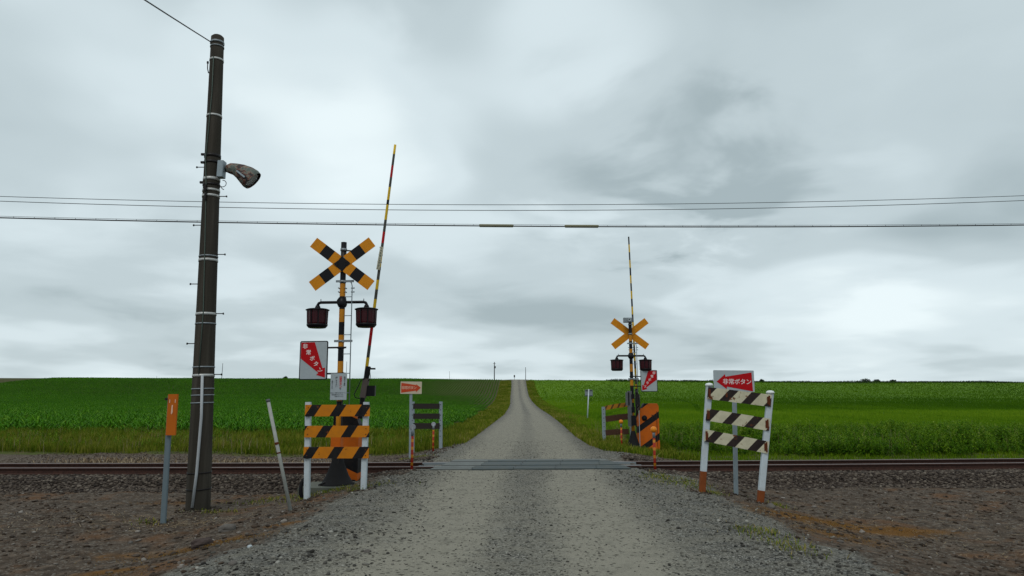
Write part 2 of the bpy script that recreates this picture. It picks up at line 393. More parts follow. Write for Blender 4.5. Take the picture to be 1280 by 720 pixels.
def rndmat(name, stops, rough=.9, spec=.2, trans=0, sss=0):
    m, b = newmat(name); setin(b.inputs['Base Color'], ramp(attr('rnd'), stops)); b.inputs['Roughness'].default_value = rough
    b.inputs['Specular IOR Level'].default_value = spec
    if trans:
        t = N.new('ShaderNodeBsdfTranslucent'); LK.new(b.inputs['Base Color'].links[0].from_socket, t.inputs[0])
        mx = N.new('ShaderNodeMixShader'); mx.inputs[0].default_value = trans
        o = [n for n in N if n.type == 'OUTPUT_MATERIAL'][0]
        LK.new(b.outputs[0], mx.inputs[1]); LK.new(t.outputs[0], mx.inputs[2]); LK.new(mx.outputs[0], o.inputs[0])
    return m
rndmat('ballast_stone', [(0,(.014,.010,.008)),(.35,(.040,.030,.023)),(.75,(.078,.060,.047)),(1,(.15,.125,.10))])
rndmat('road_stone', [(0,(.020,.019,.017)),(.5,(.077,.073,.063)),(.93,(.15,.142,.12)),(1,(.30,.29,.26))])
rndmat('soil_clod', [(0,(.022,.015,.010)),(.5,(.055,.038,.027)),(.9,(.095,.075,.058)),(1,(.22,.20,.18))])
rndmat('corn_leaf', [(0,(.012,.055,.001)),(.4,(.036,.130,.003)),(.8,(.072,.200,.007)),(1,(.13,.25,.02))], .7, .08, .25)
rndmat('verge_grass', [(0,(.035,.070,.003)),(.45,(.12,.16,.010)),(.8,(.25,.225,.04)),(.93,(.24,.19,.05)),(1,(.34,.26,.11))], .8, .06, .3)
rndmat('lawn_grass', [(0,(.04,.085,.002)),(.5,(.105,.185,.005)),(.9,(.18,.235,.012)),(1,(.26,.23,.05))], .8, .06, .3)
rndmat('crop_grass', [(0,(.036,.095,.003)),(.5,(.095,.190,.006)),(1,(.165,.255,.012))], .8, .05, .3)
rndmat('weed_leaf', [(0,(.014,.050,.001)),(.4,(.055,.140,.003)),(.8,(.14,.235,.010)),(1,(.27,.30,.07))], .75, .06, .28)
rndmat('dry_straw', [(0,(.10,.06,.03)),(.6,(.22,.16,.09)),(1,(.34,.28,.19))])
rndmat('moss', [(0,(.07,.035,.010)),(.5,(.15,.070,.012)),(1,(.20,.13,.02))])
rndmat('bush_leaf', [(0,(.006,.018,.005)),(1,(.025,.05,.012))])

# ground material: what lies where, plus the painted slope shade, comes from two masks stored on the sheet
m, b = newmat('ground'); tcg = N.new('ShaderNodeTexCoord'); v = tcg.outputs['Object']
mA = nd('ShaderNodeSeparateColor'); LK.new(attr('mA', 'Color'), mA.inputs[0]); mBn = nd('ShaderNodeSeparateColor'); LK.new(attr('mB', 'Color'), mBn.inputs[0])
mC = nd('ShaderNodeSeparateColor'); LK.new(attr('mC', 'Color'), mC.inputs[0])
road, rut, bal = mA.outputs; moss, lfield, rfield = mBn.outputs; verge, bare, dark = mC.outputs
vo = nd('ShaderNodeTexVoronoi'); vo.inputs['Scale'].default_value = 75; LK.new(v, vo.inputs['Vector'])
vo2 = nd('ShaderNodeTexVoronoi'); vo2.inputs['Scale'].default_value = 34; LK.new(v, vo2.inputs['Vector'])
sc_ = nd('ShaderNodeSeparateColor'); LK.new(vo.outputs['Color'], sc_.inputs[0]); sc2 = nd('ShaderNodeSeparateColor'); LK.new(vo2.outputs['Color'], sc2.inputs[0])
fn = noise(v, 90, 4, .7); mn = noise(v, 7, 5, .65); bn = noise(v, 1.1, 4, .6); ln = noise(v, .09, 4, .6)
stone = ramp(sc_.outputs[0], [(0,(.026,.025,.023)),(.45,(.088,.085,.075)),(.85,(.165,.158,.138)),(1,(.36,.345,.31))])
stone = mixc(mth('GREATER_THAN', sc2.outputs[0], .86), stone, (.034,.035,.035)); stone = mixc(mth('GREATER_THAN', sc2.outputs[1], .95), stone, (.18,.18,.16))
stone = mixc(mth('MULTIPLY', ramp(noise(v, 2.3, 6, .7), [(.42, 0.), (.66, 1.)]), .65), stone, (.160,.149,.120))
stone = mixc(mth('MULTIPLY', ramp(noise(v, 1.7, 5, .6, .4), [(.58, 0.), (.70, 1.)]), .55), stone, (.048,.047,.045))
pale = ramp(fn, [(.3,(.150,.140,.112)),(.5,(.245,.229,.184)),(.7,(.325,.305,.250))]); pale = mixc(mth('MULTIPLY', ramp(noise(v, 3.1, 6, .7), [(.5, 0.), (.7, 1.)]), .5), pale, (.10,.095,.075)); pale = mixc(mth('GREATER_THAN', sc2.outputs[0], .92), pale, (.08,.074,.058))
rf = ramp(mth('ADD', rut, mth('ADD', mth('MULTIPLY', mth('SUBTRACT', mn, .5), .9), mth('MULTIPLY', mth('SUBTRACT', fn, .5), .5))), [(.10, 0.), (.80, 1.)])
g = mixc(mth('MULTIPLY', rf, .85), stone, pale)
soil = ramp(mth('ADD', mth('MULTIPLY', mn, .6), mth('MULTIPLY', fn, .4)), [(.34,(.018,.013,.009)),(.5,(.064,.047,.034)),(.64,(.135,.105,.080))])
soil = mixc(mth('MULTIPLY', mth('GREATER_THAN', sc2.outputs[0], .9), .8), soil, (.15,.135,.115))
soil = mixc(mth('MULTIPLY', ramp(bn, [(.52, 0.), (.66, 1.)]), .55), soil, (.125,.055,.018))
balc = ramp(sc2.outputs[0], [(0,(.020,.015,.012)),(.5,(.05,.039,.032)),(1,(.105,.085,.07))])
barec = mixc(mn, (.045,.032,.024), (.115,.088,.066)); barec = mixc(mth('GREATER_THAN', sc2.outputs[0], .86), barec, (.15,.13,.105))
grs = mixc(mn, (.035,.055,.008), (.085,.095,.022)); grs = mixc(ramp(bn, [(.5,0.),(.7,.8)]), grs, (.10,.085,.04))
mpl = nd('ShaderNodeMapping'); LK.new(v, mpl.inputs[0]); mpl.inputs['Scale'].default_value = (.25,.02,1)
lf = mixc(mn, (.034,.042,.009), (.072,.064,.022))
rfc = mixc(noise(mpl.outputs[0], 3, 5, .6), (.085,.180,.006), (.145,.240,.012))
rfc = mixc(mth('MULTIPLY', ramp(ln, [(.42, 0.), (.62, 1.)]), .5), rfc, (.070,.150,.005)); rfc = mixc(mth('MULTIPLY', fn, .3), rfc, (.028,.075,.002))
rfc = mixc(dark, rfc, mixc(fn, (.038,.100,.003), (.062,.135,.005)))  # shade of the differently facing far slope, painted as darker green
mossc = mixc(mn, (.075,.038,.012), (.17,.078,.016))
def masked(base, mask, col, soft=.35, nz=.9):
    f = ramp(mth('ADD', mask, mth('MULTIPLY', mth('SUBTRACT', mn, .5), nz)), [(.5-soft/2, 0.), (.5+soft/2, 1.)]); return mixc(f, base, col)
c = soil
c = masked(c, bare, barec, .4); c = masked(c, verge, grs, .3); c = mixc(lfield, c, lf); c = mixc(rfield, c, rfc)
c = masked(c, bal, balc, .3, .4); c = masked(c, road, g, .35, .8); c = masked(c, mth('MULTIPLY', moss, 1.25), mossc, .7, 1.0)
setin(b.inputs['Base Color'], c); b.inputs['Roughness'].default_value = .95; b.inputs['Specular IOR Level'].default_value = .12
hh = mth('ADD', mth('MULTIPLY', vo2.outputs['Distance'], -1.2), mth('ADD', mth('MULTIPLY', vo.outputs['Distance'], -.6), mth('MULTIPLY', fn, .5)))
bump(b, hh, .55, .022)

# ------------------------------------------------------------------ the ground, one sheet
def axis(segs):
    out = []
    for a, b_, st in segs: out += list(np.arange(a, b_, st))
    return np.array(out+[segs[-1][1]])
gx = axis([(-2500,-400,300),(-400,-120,14),(-120,-40,3),(-40,-17,.7),(-17,17,.09),(17,40,.7),(40,120,3),(120,400,14),(400,2500.1,300)])
gy = axis([(-300,-20,20),(-20,4,1),(4,25,.08),(25,40,.3),(40,90,1),(90,230,2),(230,700,15),(700,4000,300)])
X, Y = np.meshgrid(gx, gy); Z = ground(X, Y)
far = smooth(700, 3000, Y); Z = Z*(1-far)+far*(-5)
le, re = ledge(Y), redge(Y); s = np.maximum(np.maximum(le-X, X-re), 0)
wob = (fb(X, Y, 1.6, 3, 31)-.5)
past = smooth(17, 19, Y)
rd = 1-smooth(.45, 1.35, s+wob*(.9+1.1*past)+past*.2*(s > 0)); rd = np.where(Y < 8, np.maximum(rd, 1-smooth(.9, 2.0, s+wob)), rd)
cx = (le+re)/2+np.where(Y < 16, -.15, 0)
ctr = np.interp(Y, [0,6,16,30,60,104,200], [.05,.08,.32,.66,1.35,1.75,1.95])
hw = np.interp(Y, [0,16,60,200], [.88,.98,.80,.80])
wd = np.where(np.abs(X-ctr) > hw, np.where(X < ctr, .85, .62), .50); rt = np.exp(-((np.abs(X-ctr)-hw)/wd)**2)*1.05*(.55+.8*fb(X, Y*.5, .9, 4, 47))+.22*np.exp(-((X-ctr)/1.8)**2)*fb(X, Y*.6, 1.2, 3, 48)+np.exp(-((X-ctr)/3.)**2)*.12
rt = rt*(.85+.3*fb(X*2, Y*.35, 1.5, 3, 49))*(1-.1*smooth(30,60,Y)) + .25*smooth(16,22,Y)*np.exp(-((X-ctr)/1.6)**2)*(1-smooth(40,70,Y))
t = np.abs(Y-track_y(X)); bl = (1-smooth(1.9, 2.35, t+wob*.3))*smooth(.2, .6, s)
nearY = Y < 17
blob = lambda x0, y0, rx, ry: np.exp(-((X-x0)/rx)**2-((Y-y0)/ry)**2)
ms = (blob(-3.75,8.75,.7,.2)+blob(-4.5,7.9,.5,.22)*.8+blob(-5.0,8.9,.6,.25)*.5+blob(-5.4,7.3,.6,.2)*.6+blob(-3.1,9.3,.35,.15)*.7+blob(-6.4,12.9,1.0,.18)*.45
      +blob(4.45,10.5,.8,.55)*1.1+blob(5.7,10.35,.8,.28)*1.0+blob(4.35,9.15,.6,.38)*.8+blob(3.5,12.4,.5,.35)*.35)*(.2+1.3*fb(X, Y, .35, 4, 41))
lf_ = smooth(-2.75, -3.0, X)*smooth(29.5, 31, Y+wob)*1.0
rfm = smooth(.7, 2.4, X-re-2*wob)*smooth(31, 34, Y+wob)
vg = np.where(X < 0, smooth(.35,.8,s+wob*.5)*smooth(22.8,24.0,Y+wob*1.2-np.interp(X,[-12,-3],[0,-1.0])), smooth(.15,.55,s+wob*.5)*smooth(19.6,20.6,Y+wob*1.0-.02*X))
br = (smooth(17.2,18.5,Y)*(1-vg))*(s > .1)
slope_shade = smooth(8, 34, X+6*fb(X,Y,30,2,64))*smooth(68, 86, Y)*(1-.5*smooth(165,190,Y))*.6  # mask for slope shade painted into the right field's colour, terrain unchanged
one = np.ones_like(X)
stk = lambda *a: np.stack([q.ravel() for q in a], 1)
ny, nx = X.shape; idx = np.arange(ny*nx).reshape(ny, nx)
faces = np.stack([idx[:-1,:-1].ravel(), idx[:-1,1:].ravel(), idx[1:,1:].ravel(), idx[1:,:-1].ravel()], 1)
go = npmesh('ground', stk(X,Y,Z), faces, MATS['ground'], smooth_=True,
    extra={'mA': stk(rd,rt,bl,one), 'mB': stk(np.clip(ms,0,1),lf_,rfm,one), 'mC': stk(vg,br,slope_shade,one)})
tag(go, kind='structure')

# ------------------------------------------------------------------ scatter
_t = (1+5**.5)/2
ICO = np.array([(-1,_t,0),(1,_t,0),(-1,-_t,0),(1,-_t,0),(0,-1,_t),(0,1,_t),(0,-1,-_t),(0,1,-_t),(_t,0,-1),(_t,0,1),(-_t,0,-1),(-_t,0,1)])/np.sqrt(1+_t*_t)
ICF = np.array([(0,11,5),(0,5,1),(0,1,7),(0,7,10),(0,10,11),(1,5,9),(5,11,4),(11,10,2),(10,7,6),(7,1,8),(3,9,4),(3,4,2),(3,2,6),(3,6,8),(3,8,9),(4,9,5),(2,4,11),(6,2,10),(8,6,7),(9,8,1)])
def stones(name, x, y, size, mat, sink=.3, flat=.65, label=None, cat=None, z=None):
    n = len(x); a = rng.uniform(0, 2*np.pi, n); sc3 = np.stack([size*rng.uniform(.7,1.3,n), size*rng.uniform(.6,1.1,n), size*flat*rng.uniform(.6,1.1,n)], 1)
    v = ICO[None]*(1+rng.uniform(-.28,.28,(n,12,1)))*sc3[:,None,:]
    tl = rng.uniform(-.5,.5,n)[:,None]; v = np.stack([v[...,0], v[...,1]*np.cos(tl)-v[...,2]*np.sin(tl), v[...,1]*np.sin(tl)+v[...,2]*np.cos(tl)], -1)
    c, s_ = np.cos(a)[:,None], np.sin(a)[:,None]; v = np.stack([v[...,0]*c-v[...,1]*s_, v[...,0]*s_+v[...,1]*c, v[...,2]], -1)
    zz_ = ground(x, y) if z is None else z
    v += np.stack([x, y, zz_+size*(flat-sink)*.5], 1)[:,None,:]
    f = (ICF[None]+12*np.arange(n)[:,None,None]).reshape(-1, 3)
    o = npmesh(name, v.reshape(-1,3), f, MATS[mat], rnd=np.repeat(rng.uniform(0,1,n), 12))
    return tag(o, label, cat, kind='stuff')
def inroad(x, y, m_=0): return (x > ledge(y)-m_) & (x < redge(y)+m_)
# ballast
n = 52000; x = rng.uniform(-15.5,15.5,n); y = track_y(x)+rng.uniform(-2.25,2.2,n)*1.0
k = ~inroad(x, y, .25) & ~((np.abs(y-track_y(x)) > 1.9) & (rng.uniform(0,1,n) < .5)); x, y = x[k], y[k]
tt = np.abs(np.abs(y-track_y(x))-.535); k = tt > .085; x, y = x[k], y[k]
stones('track_ballast', x, y, rng.uniform(.022,.046,len(x)), 'ballast_stone', label='coarse brown crushed stone ballast banked along the rusty rails', cat='ballast')
# loose stones on the road and its shoulders
n = 34000; y = 5.4+20*rng.uniform(0,1,n)**1.5; x = rng.uniform(-4.2,4.6,n)
s1 = np.maximum(np.maximum(ledge(y)-x, x-redge(y)), 0); c1 = np.interp(y, [0,6,16,30], [.05,.08,.32,.66]); h1 = np.interp(y, [0,16,30], [.88,.98,.9])
rtd = np.exp(-((np.abs(x-c1)-h1)/np.where(np.abs(x-c1) > h1, .75, .45))**2)
k = (s1 < rng.uniform(.3,1.7,n)) & (rng.uniform(0,1,n) > rtd*.9) & ((np.abs(y-track_y(x)) > 1.4) | (s1 > .3)); x, y = x[k], y[k]
sz = .005+.012*rng.uniform(0,1,len(x))**3.5
stones('loose_gravel', x, y, sz, 'road_stone', sink=.1, label='loose grey gravel scattered over the unpaved road and its shoulders', cat='gravel')
n = 5200; y = 5.2+12.5*rng.uniform(0,1,n)**1.2; sd_ = rng.uniform(0,1,n) < .5
off = rng.normal(.35,.55,n); x = np.where(sd_, ledge(y)-off, redge(y)+off); k = (fb(x,y,.9,3,55) > rng.uniform(.25,.7,n)) & (np.abs(y-track_y(x)) > 1.5); x, y = x[k], y[k]
stones('coarse_gravel', x, y, .012+.022*rng.uniform(0,1,len(x))**2.5, 'road_stone', sink=.2, label='coarser grey stones heaped along the shoulders of the gravel road', cat='gravel')
# clods and stones on the bare soil either side
n = 34000; y = rng.uniform(5.6,14.8,n); x = rng.uniform(-12.5,12.5,n)
s1 = np.maximum(np.maximum(ledge(y)-x, x-redge(y)), 0); k = (s1 > rng.uniform(.7,1.7,n)) & (fb(x, y, 1.2, 3, 51) > rng.uniform(.2,.8,n)); x, y = x[k], y[k]
sz = .008+.042*rng.uniform(0,1,len(x))**4
stones('soil_clods', x, y, sz, 'soil_clod', sink=.15, flat=.5, label='brown clods and small stones strewn over the bare soil', cat='clods')
n = 9000; x = rng.uniform(-16,16,n); y = rng.uniform(18.9,24,n); k = ~inroad(x, y, .4) & ((x < 0) | (y < 20.4+.03*x)); x, y = x[k], y[k]
stones('far_side_stones', x, y, rng.uniform(.012,.035,len(x)), 'soil_clod', label='grey brown stones on the bare strip beyond the rails', cat='stones')

def blades(name, p0, p1, p2, w0, w1, w2, mat, rnd, label=None, cat=None, kind='stuff', parent=None):
    n = len(p0); d = p2-p0; side = np.stack([-d[:,1], d[:,0], np.zeros(n)], 1); ln_ = np.linalg.norm(side, axis=1)
    ra = rng.uniform(0, 2*np.pi, n); alt = np.stack([np.cos(ra), np.sin(ra), np.zeros(n)], 1)
    side = np.where(ln_[:,None] > .02, side/np.maximum(ln_, 1e-6)[:,None], alt)
    q = rng.uniform(0,1,n)[:,None] < .35; side = np.where(q, alt, side)
    A = [p0-side*w0[:,None]/2, p0+side*w0[:,None]/2, p1-side*w1[:,None]/2, p1+side*w1[:,None]/2, p2-side*w2[:,None]/2, p2+side*w2[:,None]/2]
    v = np.stack(A, 1).reshape(-1, 3); b6 = 6*np.arange(n)[:,None]
    f = np.concatenate([b6+np.array([0,1,3,2]), b6+np.array([2,3,5,4])], 0)
    o = npmesh(name, v, f, MATS[mat], rnd=np.repeat(rnd, 6), parent=parent)
    return tag(o, label, cat, kind=kind)
def grass(name, x, y, h, w, mat, rnd, label, cat, lean=.45):
    n = len(x); z = ground(x, y)-.01; a = rng.uniform(0, 2*np.pi, n); l = lean*h*rng.uniform(.2,1,n)
    p0 = np.stack([x,y,z],1); p1 = np.stack([x+np.cos(a)*l*.35, y+np.sin(a)*l*.35, z+h*.6],1); p2 = np.stack([x+np.cos(a)*l, y+np.sin(a)*l, z+h*rng.uniform(.8,1,n)],1)
    return blades(name, p0, p1, p2, w, w*.8, w*.12, mat, rnd, label, cat)

# young maize in straight rows running away from the railway
def maize():
    P0, P1, P2, W0, W1, RN = [], [], [], [], [], []
    for (ya, yb, rs, ps, nl, ws) in ((29.5,62,.66,.20,9,1.),(62,105,.66,.22,7,1.15),(105,200,.66,.24,6,1.5)):
        rows = -3.2-np.arange(0, 200)*rs
        rx, ry = np.meshgrid(rows, np.arange(ya, yb, ps)); x = rx.ravel(); y = ry.ravel()
        k = x > -.92*y-14; x, y = x[k], y[k]; x = x+rng.normal(0,.035,len(x)); y = y+rng.uniform(-.5,.5,len(y))*ps
        edge = 30.6+1.2*(fb(x, y*0, 2.5, 2, 61)-.5)
        gr = (fb(x, y, 9, 3, 62)); k = (y > edge) & (rng.uniform(0,1,len(x)) > .04) & ~((np.abs(x+3.2) < .3) & (fb(x,y,5,2,63) < .6)); x, y, gr = x[k], y[k], gr[k]
        hgt = (.50+.32*gr)*rng.uniform(.8,1.15,len(x))*np.interp(y, [29,60,110,200], [1,.9,.64,.58])*np.interp(-x, [3.,4.2,7], [.6,.8,1])*(1-.28*np.interp(y,[60,110],[0,1])*np.interp(-x,[12,30],[1,0]))
        z = ground(x, y, False)
        for j in range(nl):
            n = len(x); a = rng.uniform(0, 2*np.pi, n); b0 = hgt*(.1+.5*j/nl); L = hgt*rng.uniform(.5,.95,n)*np.interp(y,[40,90],[1,.80])
            up_ = rng.uniform(.25,.6,n); ca, sa = np.cos(a), np.sin(a)
            P0.append(np.stack([x,y,z+b0],1)); P1.append(np.stack([x+ca*L*.42,y+sa*L*.42,z+b0+L*up_],1)); P2.append(np.stack([x+ca*L*.95,y+sa*L*.95,z+b0+L*(up_-.28)],1))
            W0.append(np.full(n,.03*ws)); W1.append(np.full(n,.062*ws)*rng.uniform(.7,1.2,n)); RN.append(np.clip(rng.normal(.45,.2,n)+.25*(gr-.5)+.12*(j/nl),0,1))
        P0.append(np.stack([x,y,z],1)); P1.append(np.stack([x,y,z+hgt*.5],1)); P2.append(np.stack([x+.01,y,z+hgt*1.0],1)); n = len(x)
        W0.append(np.full(n,.04*ws)); W1.append(np.full(n,.04*ws)); RN.append(np.clip(rng.normal(.45,.15,n),0,1))
    W1 = np.concatenate(W1)
    blades('maize_crop', np.concatenate(P0), np.concatenate(P1), np.concatenate(P2), np.concatenate(W0), W1, W1*.15, 'corn_leaf', np.concatenate(RN),
           'dark green young maize growing in long straight rows left of the road', 'crop')
maize()

# verge grass: left strip between bare dirt and maize, and along both sides of the road
n = 165000; x = rng.uniform(-36,-1,n); y = rng.uniform(22.5,31.8,n); clump = fb(x, y, .8, 3, 71)
k = (ledge(y)-x > .25+.8*clump) & (x > -.92*y-9) & (y > 23.0+1.6*fb(x, y, 2.2, 2, 72)+np.interp(x,[-12,-3],[0,-.9])) & (rng.uniform(0,1,n) < .25+clump*1.1); x, y, clump = x[k], y[k], clump[k]
h = (.16+.34*clump)*rng.uniform(.5,1.15,len(x))*np.interp(y,[22.5,25,29],[.7,1,1.15])
grass('verge_grass', x, y, h, rng.uniform(.010,.022,len(x)), 'verge_grass', np.clip(rng.normal(.40,.2,len(x))+.5*(fb(x,y,1.5,2,73)-.5),0,1), 'rough yellow green grass strip between the bare dirt and the maize', 'grass')
xs, ys, hs = [], [], []
for side in (-1, 1):
    n = 60000; y = 19.5+170*rng.uniform(0,1,n)**1.7
    if side < 0: x = ledge(y)-.35-rng.uniform(0,1,n)*np.maximum(.6, ledge(y)+3.0)
    else: x = redge(y)+.2+rng.uniform(0,1,n)**1.3*np.interp(y,[19,30,60,190],[3,3.2,2.4,2.2])
    k = (y > (24 if side < 0 else 20.6)) & (rng.uniform(0,1,n) < .3+fb(x,y,1.,2,75)); xs.append(x[k]); ys.append(y[k])
x = np.concatenate(xs); y = np.concatenate(ys); h = (.10+.22*fb(x,y,1.1,3,76))*rng.uniform(.5,1.2,len(x))
grass('roadside_grass', x, y, h, .012+.0006*y*rng.uniform(.6,1.2,len(x)), 'verge_grass', np.clip(rng.normal(.46,.2,len(x))+.6*(fb(x,y,2.,2,77)-.5),0,1), 'short green and straw coloured grass along both edges of the road', 'grass')
# lawn-like grass right of the road behind the crossing
n = 110000; x = rng.uniform(2.4,30,n); y = rng.uniform(19.6,36,n)
k = (x-redge(y) > .2+.7*fb(x,y,.9,2,81)) & (x < .8*y+2) & (y > 19.7+.035*x+1.1*fb(x,y,1.8,2,82)) & (rng.uniform(0,1,n) < .4+.9*fb(x,y,.7,2,83)); x, y = x[k], y[k]
h = (.07+.16*fb(x,y,.9,3,84))*rng.uniform(.5,1.2,len(x))*np.interp(y,[20,24,34],[.8,1,1.7])
grass('short_grass', x, y, h, rng.uniform(.010,.022,len(x)), 'lawn_grass', np.clip(rng.normal(.45,.2,len(x))+.5*(fb(x,y,1.4,2,85)-.5),0,1), 'fresh green grass around the far signal right of the road', 'grass')
# even cereal crop on the right, thinning in detail with distance
n = 260000; y = 30+168*rng.uniform(0,1,n)**1.9; x = redge(y)+.7+1.8*fb(y*0,y,4,2,66)*rng.uniform(.3,1,n)+rng.uniform(0,1,n)*(.80*y+2-redge(y)); z_ = 0
h = rng.uniform(.16,.34,n)*np.interp(y,[30,60,200],[1,.9,.9])
slope_shade1 = smooth(8,34,x+6*fb(x,y,30,2,64))*smooth(68,86,y)*(1-.5*smooth(165,190,y))  # same painted slope shade, darkens the colour of the crop blades
grass('cereal_crop', x, y, h, .012+.0006*y*rng.uniform(.6,1.2,n), 'crop_grass', np.clip(rng.normal(.5,.13,n)*np.interp(y,[40,120],[1,.0])+.5*np.interp(y,[40,120],[0,1])-.22*(np.abs(((x-.12*y+4*np.sin(y/28))%9)-4.5) < .35)+.7*(fb(x,y,26,3,87)-.5)-.30*slope_shade1,0,1), 'smooth bright green cereal field rising to the skyline right of the road', 'crop', lean=.25)
n = 9000; x = rng.uniform(28,150,n); y = rng.uniform(190,203,n); h = .25+.75*fb(x,y*.1,5,3,99)**2*rng.uniform(.4,1.2,n)
grass('skyline_fringe', x, y, h, rng.uniform(.06,.16,n), 'bush_leaf', rng.uniform(0,1,n), 'thin dark fringe of plants along the right skyline', 'weeds', .3)
# tall weeds beyond the rails on the right
def weeds(name, x, y, h, nl, mat, label, cat, rb=.45):
    P0,P1,P2,W0,W1,RN = [],[],[],[],[],[]; n = len(x); z = ground(x, y); la = rng.uniform(0,2*np.pi,n); ll = h*rng.uniform(0,.22,n); tone = rng.normal(rb,.13,n)
    for j in range(nl):
        f = (j+rng.uniform(0,1,n))/nl; f = .08+.92*f; a = rng.uniform(0,2*np.pi,n); L = h*(.10+.20*(1-f))*rng.uniform(.6,1.3,n)+.03
        bx, by, bz = x+np.cos(la)*ll*f**2, y+np.sin(la)*ll*f**2, z+h*f
        P0.append(np.stack([bx,by,bz],1)); P1.append(np.stack([bx+np.cos(a)*L*.5,by+np.sin(a)*L*.5,bz+L*.25],1)); P2.append(np.stack([bx+np.cos(a)*L,by+np.sin(a)*L,bz+L*rng.uniform(-.2,.3,n)],1))
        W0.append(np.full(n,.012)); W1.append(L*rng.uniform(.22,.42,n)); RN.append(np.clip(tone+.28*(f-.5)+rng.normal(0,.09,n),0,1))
    P0.append(np.stack([x,y,z],1)); P1.append(np.stack([x+np.cos(la)*ll*.25,y+np.sin(la)*ll*.25,z+h*.5],1)); P2.append(np.stack([x+np.cos(la)*ll,y+np.sin(la)*ll,z+h],1)); W0.append(np.full(n,.014)); W1.append(np.full(n,.012)); RN.append(np.clip(tone,0,1))
    W1 = np.concatenate(W1); blades(name, np.concatenate(P0),np.concatenate(P1),np.concatenate(P2),np.concatenate(W0),W1,W1*.3,mat,np.concatenate(RN),label,cat)
n = 9500; x = rng.uniform(4.6,27,n); y = rng.uniform(22.0,33.5,n); cl = fb(x,y,1.5,3,91)
k = (y > 22.3+.9*fb(x,y,1.3,2,92)+np.interp(x,[4.6,7.5],[3.2,0])) & (x < .8*y+1) & (rng.uniform(0,1,n) < cl*1.7-.15); x, y, cl = x[k], y[k], cl[k]
hh_ = (.25+.72*cl)*rng.uniform(.55,1.12,len(x))*np.interp(x,[4.6,7,12],[.6,.95,1.05])*np.interp(y,[22,24,30,33],[.7,1,.95,.6])
weeds('tall_weeds', x, y, hh_, 26, 'weed_leaf', 'band of tall leafy dark green weeds beyond the rails on the right', 'weeds')
n = 900; x = rng.uniform(-24,-3.2,n); y = rng.uniform(24.5,31,n); weeds('verge_weeds', x, y, rng.uniform(.2,.5,n), 14, 'weed_leaf', 'scattered leafy weeds in the grass before the maize', 'weeds', .5)
# seed heads and straw
n = 2600; x = np.where(rng.uniform(0,1,n) < .5, rng.uniform(-22,-3,n), rng.uniform(3.5,22,n)); y = rng.uniform(23.5,31,n); k = (fb(x,y,1.7,2,95) > .5); x, y = x[k], y[k]
grass('seed_stalks', x, y, rng.uniform(.4,.8,len(x))*np.where(x<0,.85,1.0), np.full(len(x),.010), 'dry_straw', rng.uniform(0,1,len(x)), 'thin straw coloured stalks standing above the verges', 'grass', .3)
def strawbits(x, y, L):
    n = len(x); z = ground(x, y)+.012; a = rng.uniform(0,np.pi,n); w = rng.uniform(.002,.004,n)
    p0 = np.stack([x,y,z],1); p2 = np.stack([x+np.cos(a)*L, y+np.sin(a)*L*.5, ground(x+np.cos(a)*L, y+np.sin(a)*L*.5)+.015],1); p1 = (p0+p2)/2+np.array([0,0,.012])
    return p0,p1,p2,w*2
xs = np.concatenate([rng.normal(-6.0,1.5,500), rng.normal(-5.1,.35,90), rng.normal(6,1.7,500), rng.uniform(-14,-3,500)]); ys = np.concatenate([rng.normal(11,.6,500), rng.normal(10.85,.15,90), rng.uniform(8.6,12.5,500), rng.uniform(18.9,23.5,500)])
L = rng.uniform(.06,.32,len(xs)); p0,p1,p2,w = strawbits(xs, ys, L)
blades('straw_litter', p0,p1,p2,w,w,w*.4,'dry_straw', rng.uniform(0,1,len(xs)), 'dead straw lying on the bare soil beside the track', 'straw')
# short tufts: moss and small weeds creeping over the shoulders
def tufts(name, spots, mat, label, cat, h0=.04):
    X_,Y_ = [],[]
    for x0,y0,rx_,ry_,n in spots: X_.append(rng.normal(x0,rx_,n)); Y_.append(rng.normal(y0,ry_,n))
    x = np.concatenate(X_); y = np.concatenate(Y_); h = h0*rng.uniform(.4,1.4,len(x)); grass(name, x, y, h, h*.14+.002, mat, rng.uniform(0,1,len(x)), label, cat, 1.2)
tufts('moss_patch', [(-3.75,8.55,.5,.09,2500),(-4.6,7.6,.4,.14,1300),(4.45,10.5,.5,.34,3000),(5.7,10.35,.55,.16,1600),(4.35,9.15,.4,.25,1100),(-6.2,12.9,.7,.12,600)], 'moss', 'rusty orange moss creeping over the soil at the road edges', 'moss', .022)
tufts('shoulder_weeds', [(2.98,8.4,.16,.22,260),(3.05,7.6,.16,.2,200),(3.3,13.4,.3,.5,600),(3.0,14.2,.2,.3,250),(-3.3,12.9,.5,.25,700),(-2.7,19.1,.25,.3,400),(-4.6,13.2,.4,.2,250),(-3.72,12.3,.10,.08,120),(-2.75,12.3,.10,.08,120),(3.5,12.0,.12,.1,120),(4.5,11.75,.12,.1,120),(-5.3,12.0,.3,.12,200),(-5.8,11.1,.15,.1,120)], 'verge_grass', 'sparse green weeds growing through the gravel shoulder', 'weeds', .055)
tufts('dry_tufts', [(-11.0,19.8,.5,.35,900),(-8.4,20.6,.8,.3,500),(-6,19.6,.7,.25,500),(-12.5,21.2,.8,.4,500),(8.5,19.9,1.5,.25,900),(13,20.3,1.5,.3,900)], 'dry_straw', 'dry straw coloured tufts beyond the rails', 'grass', .12)

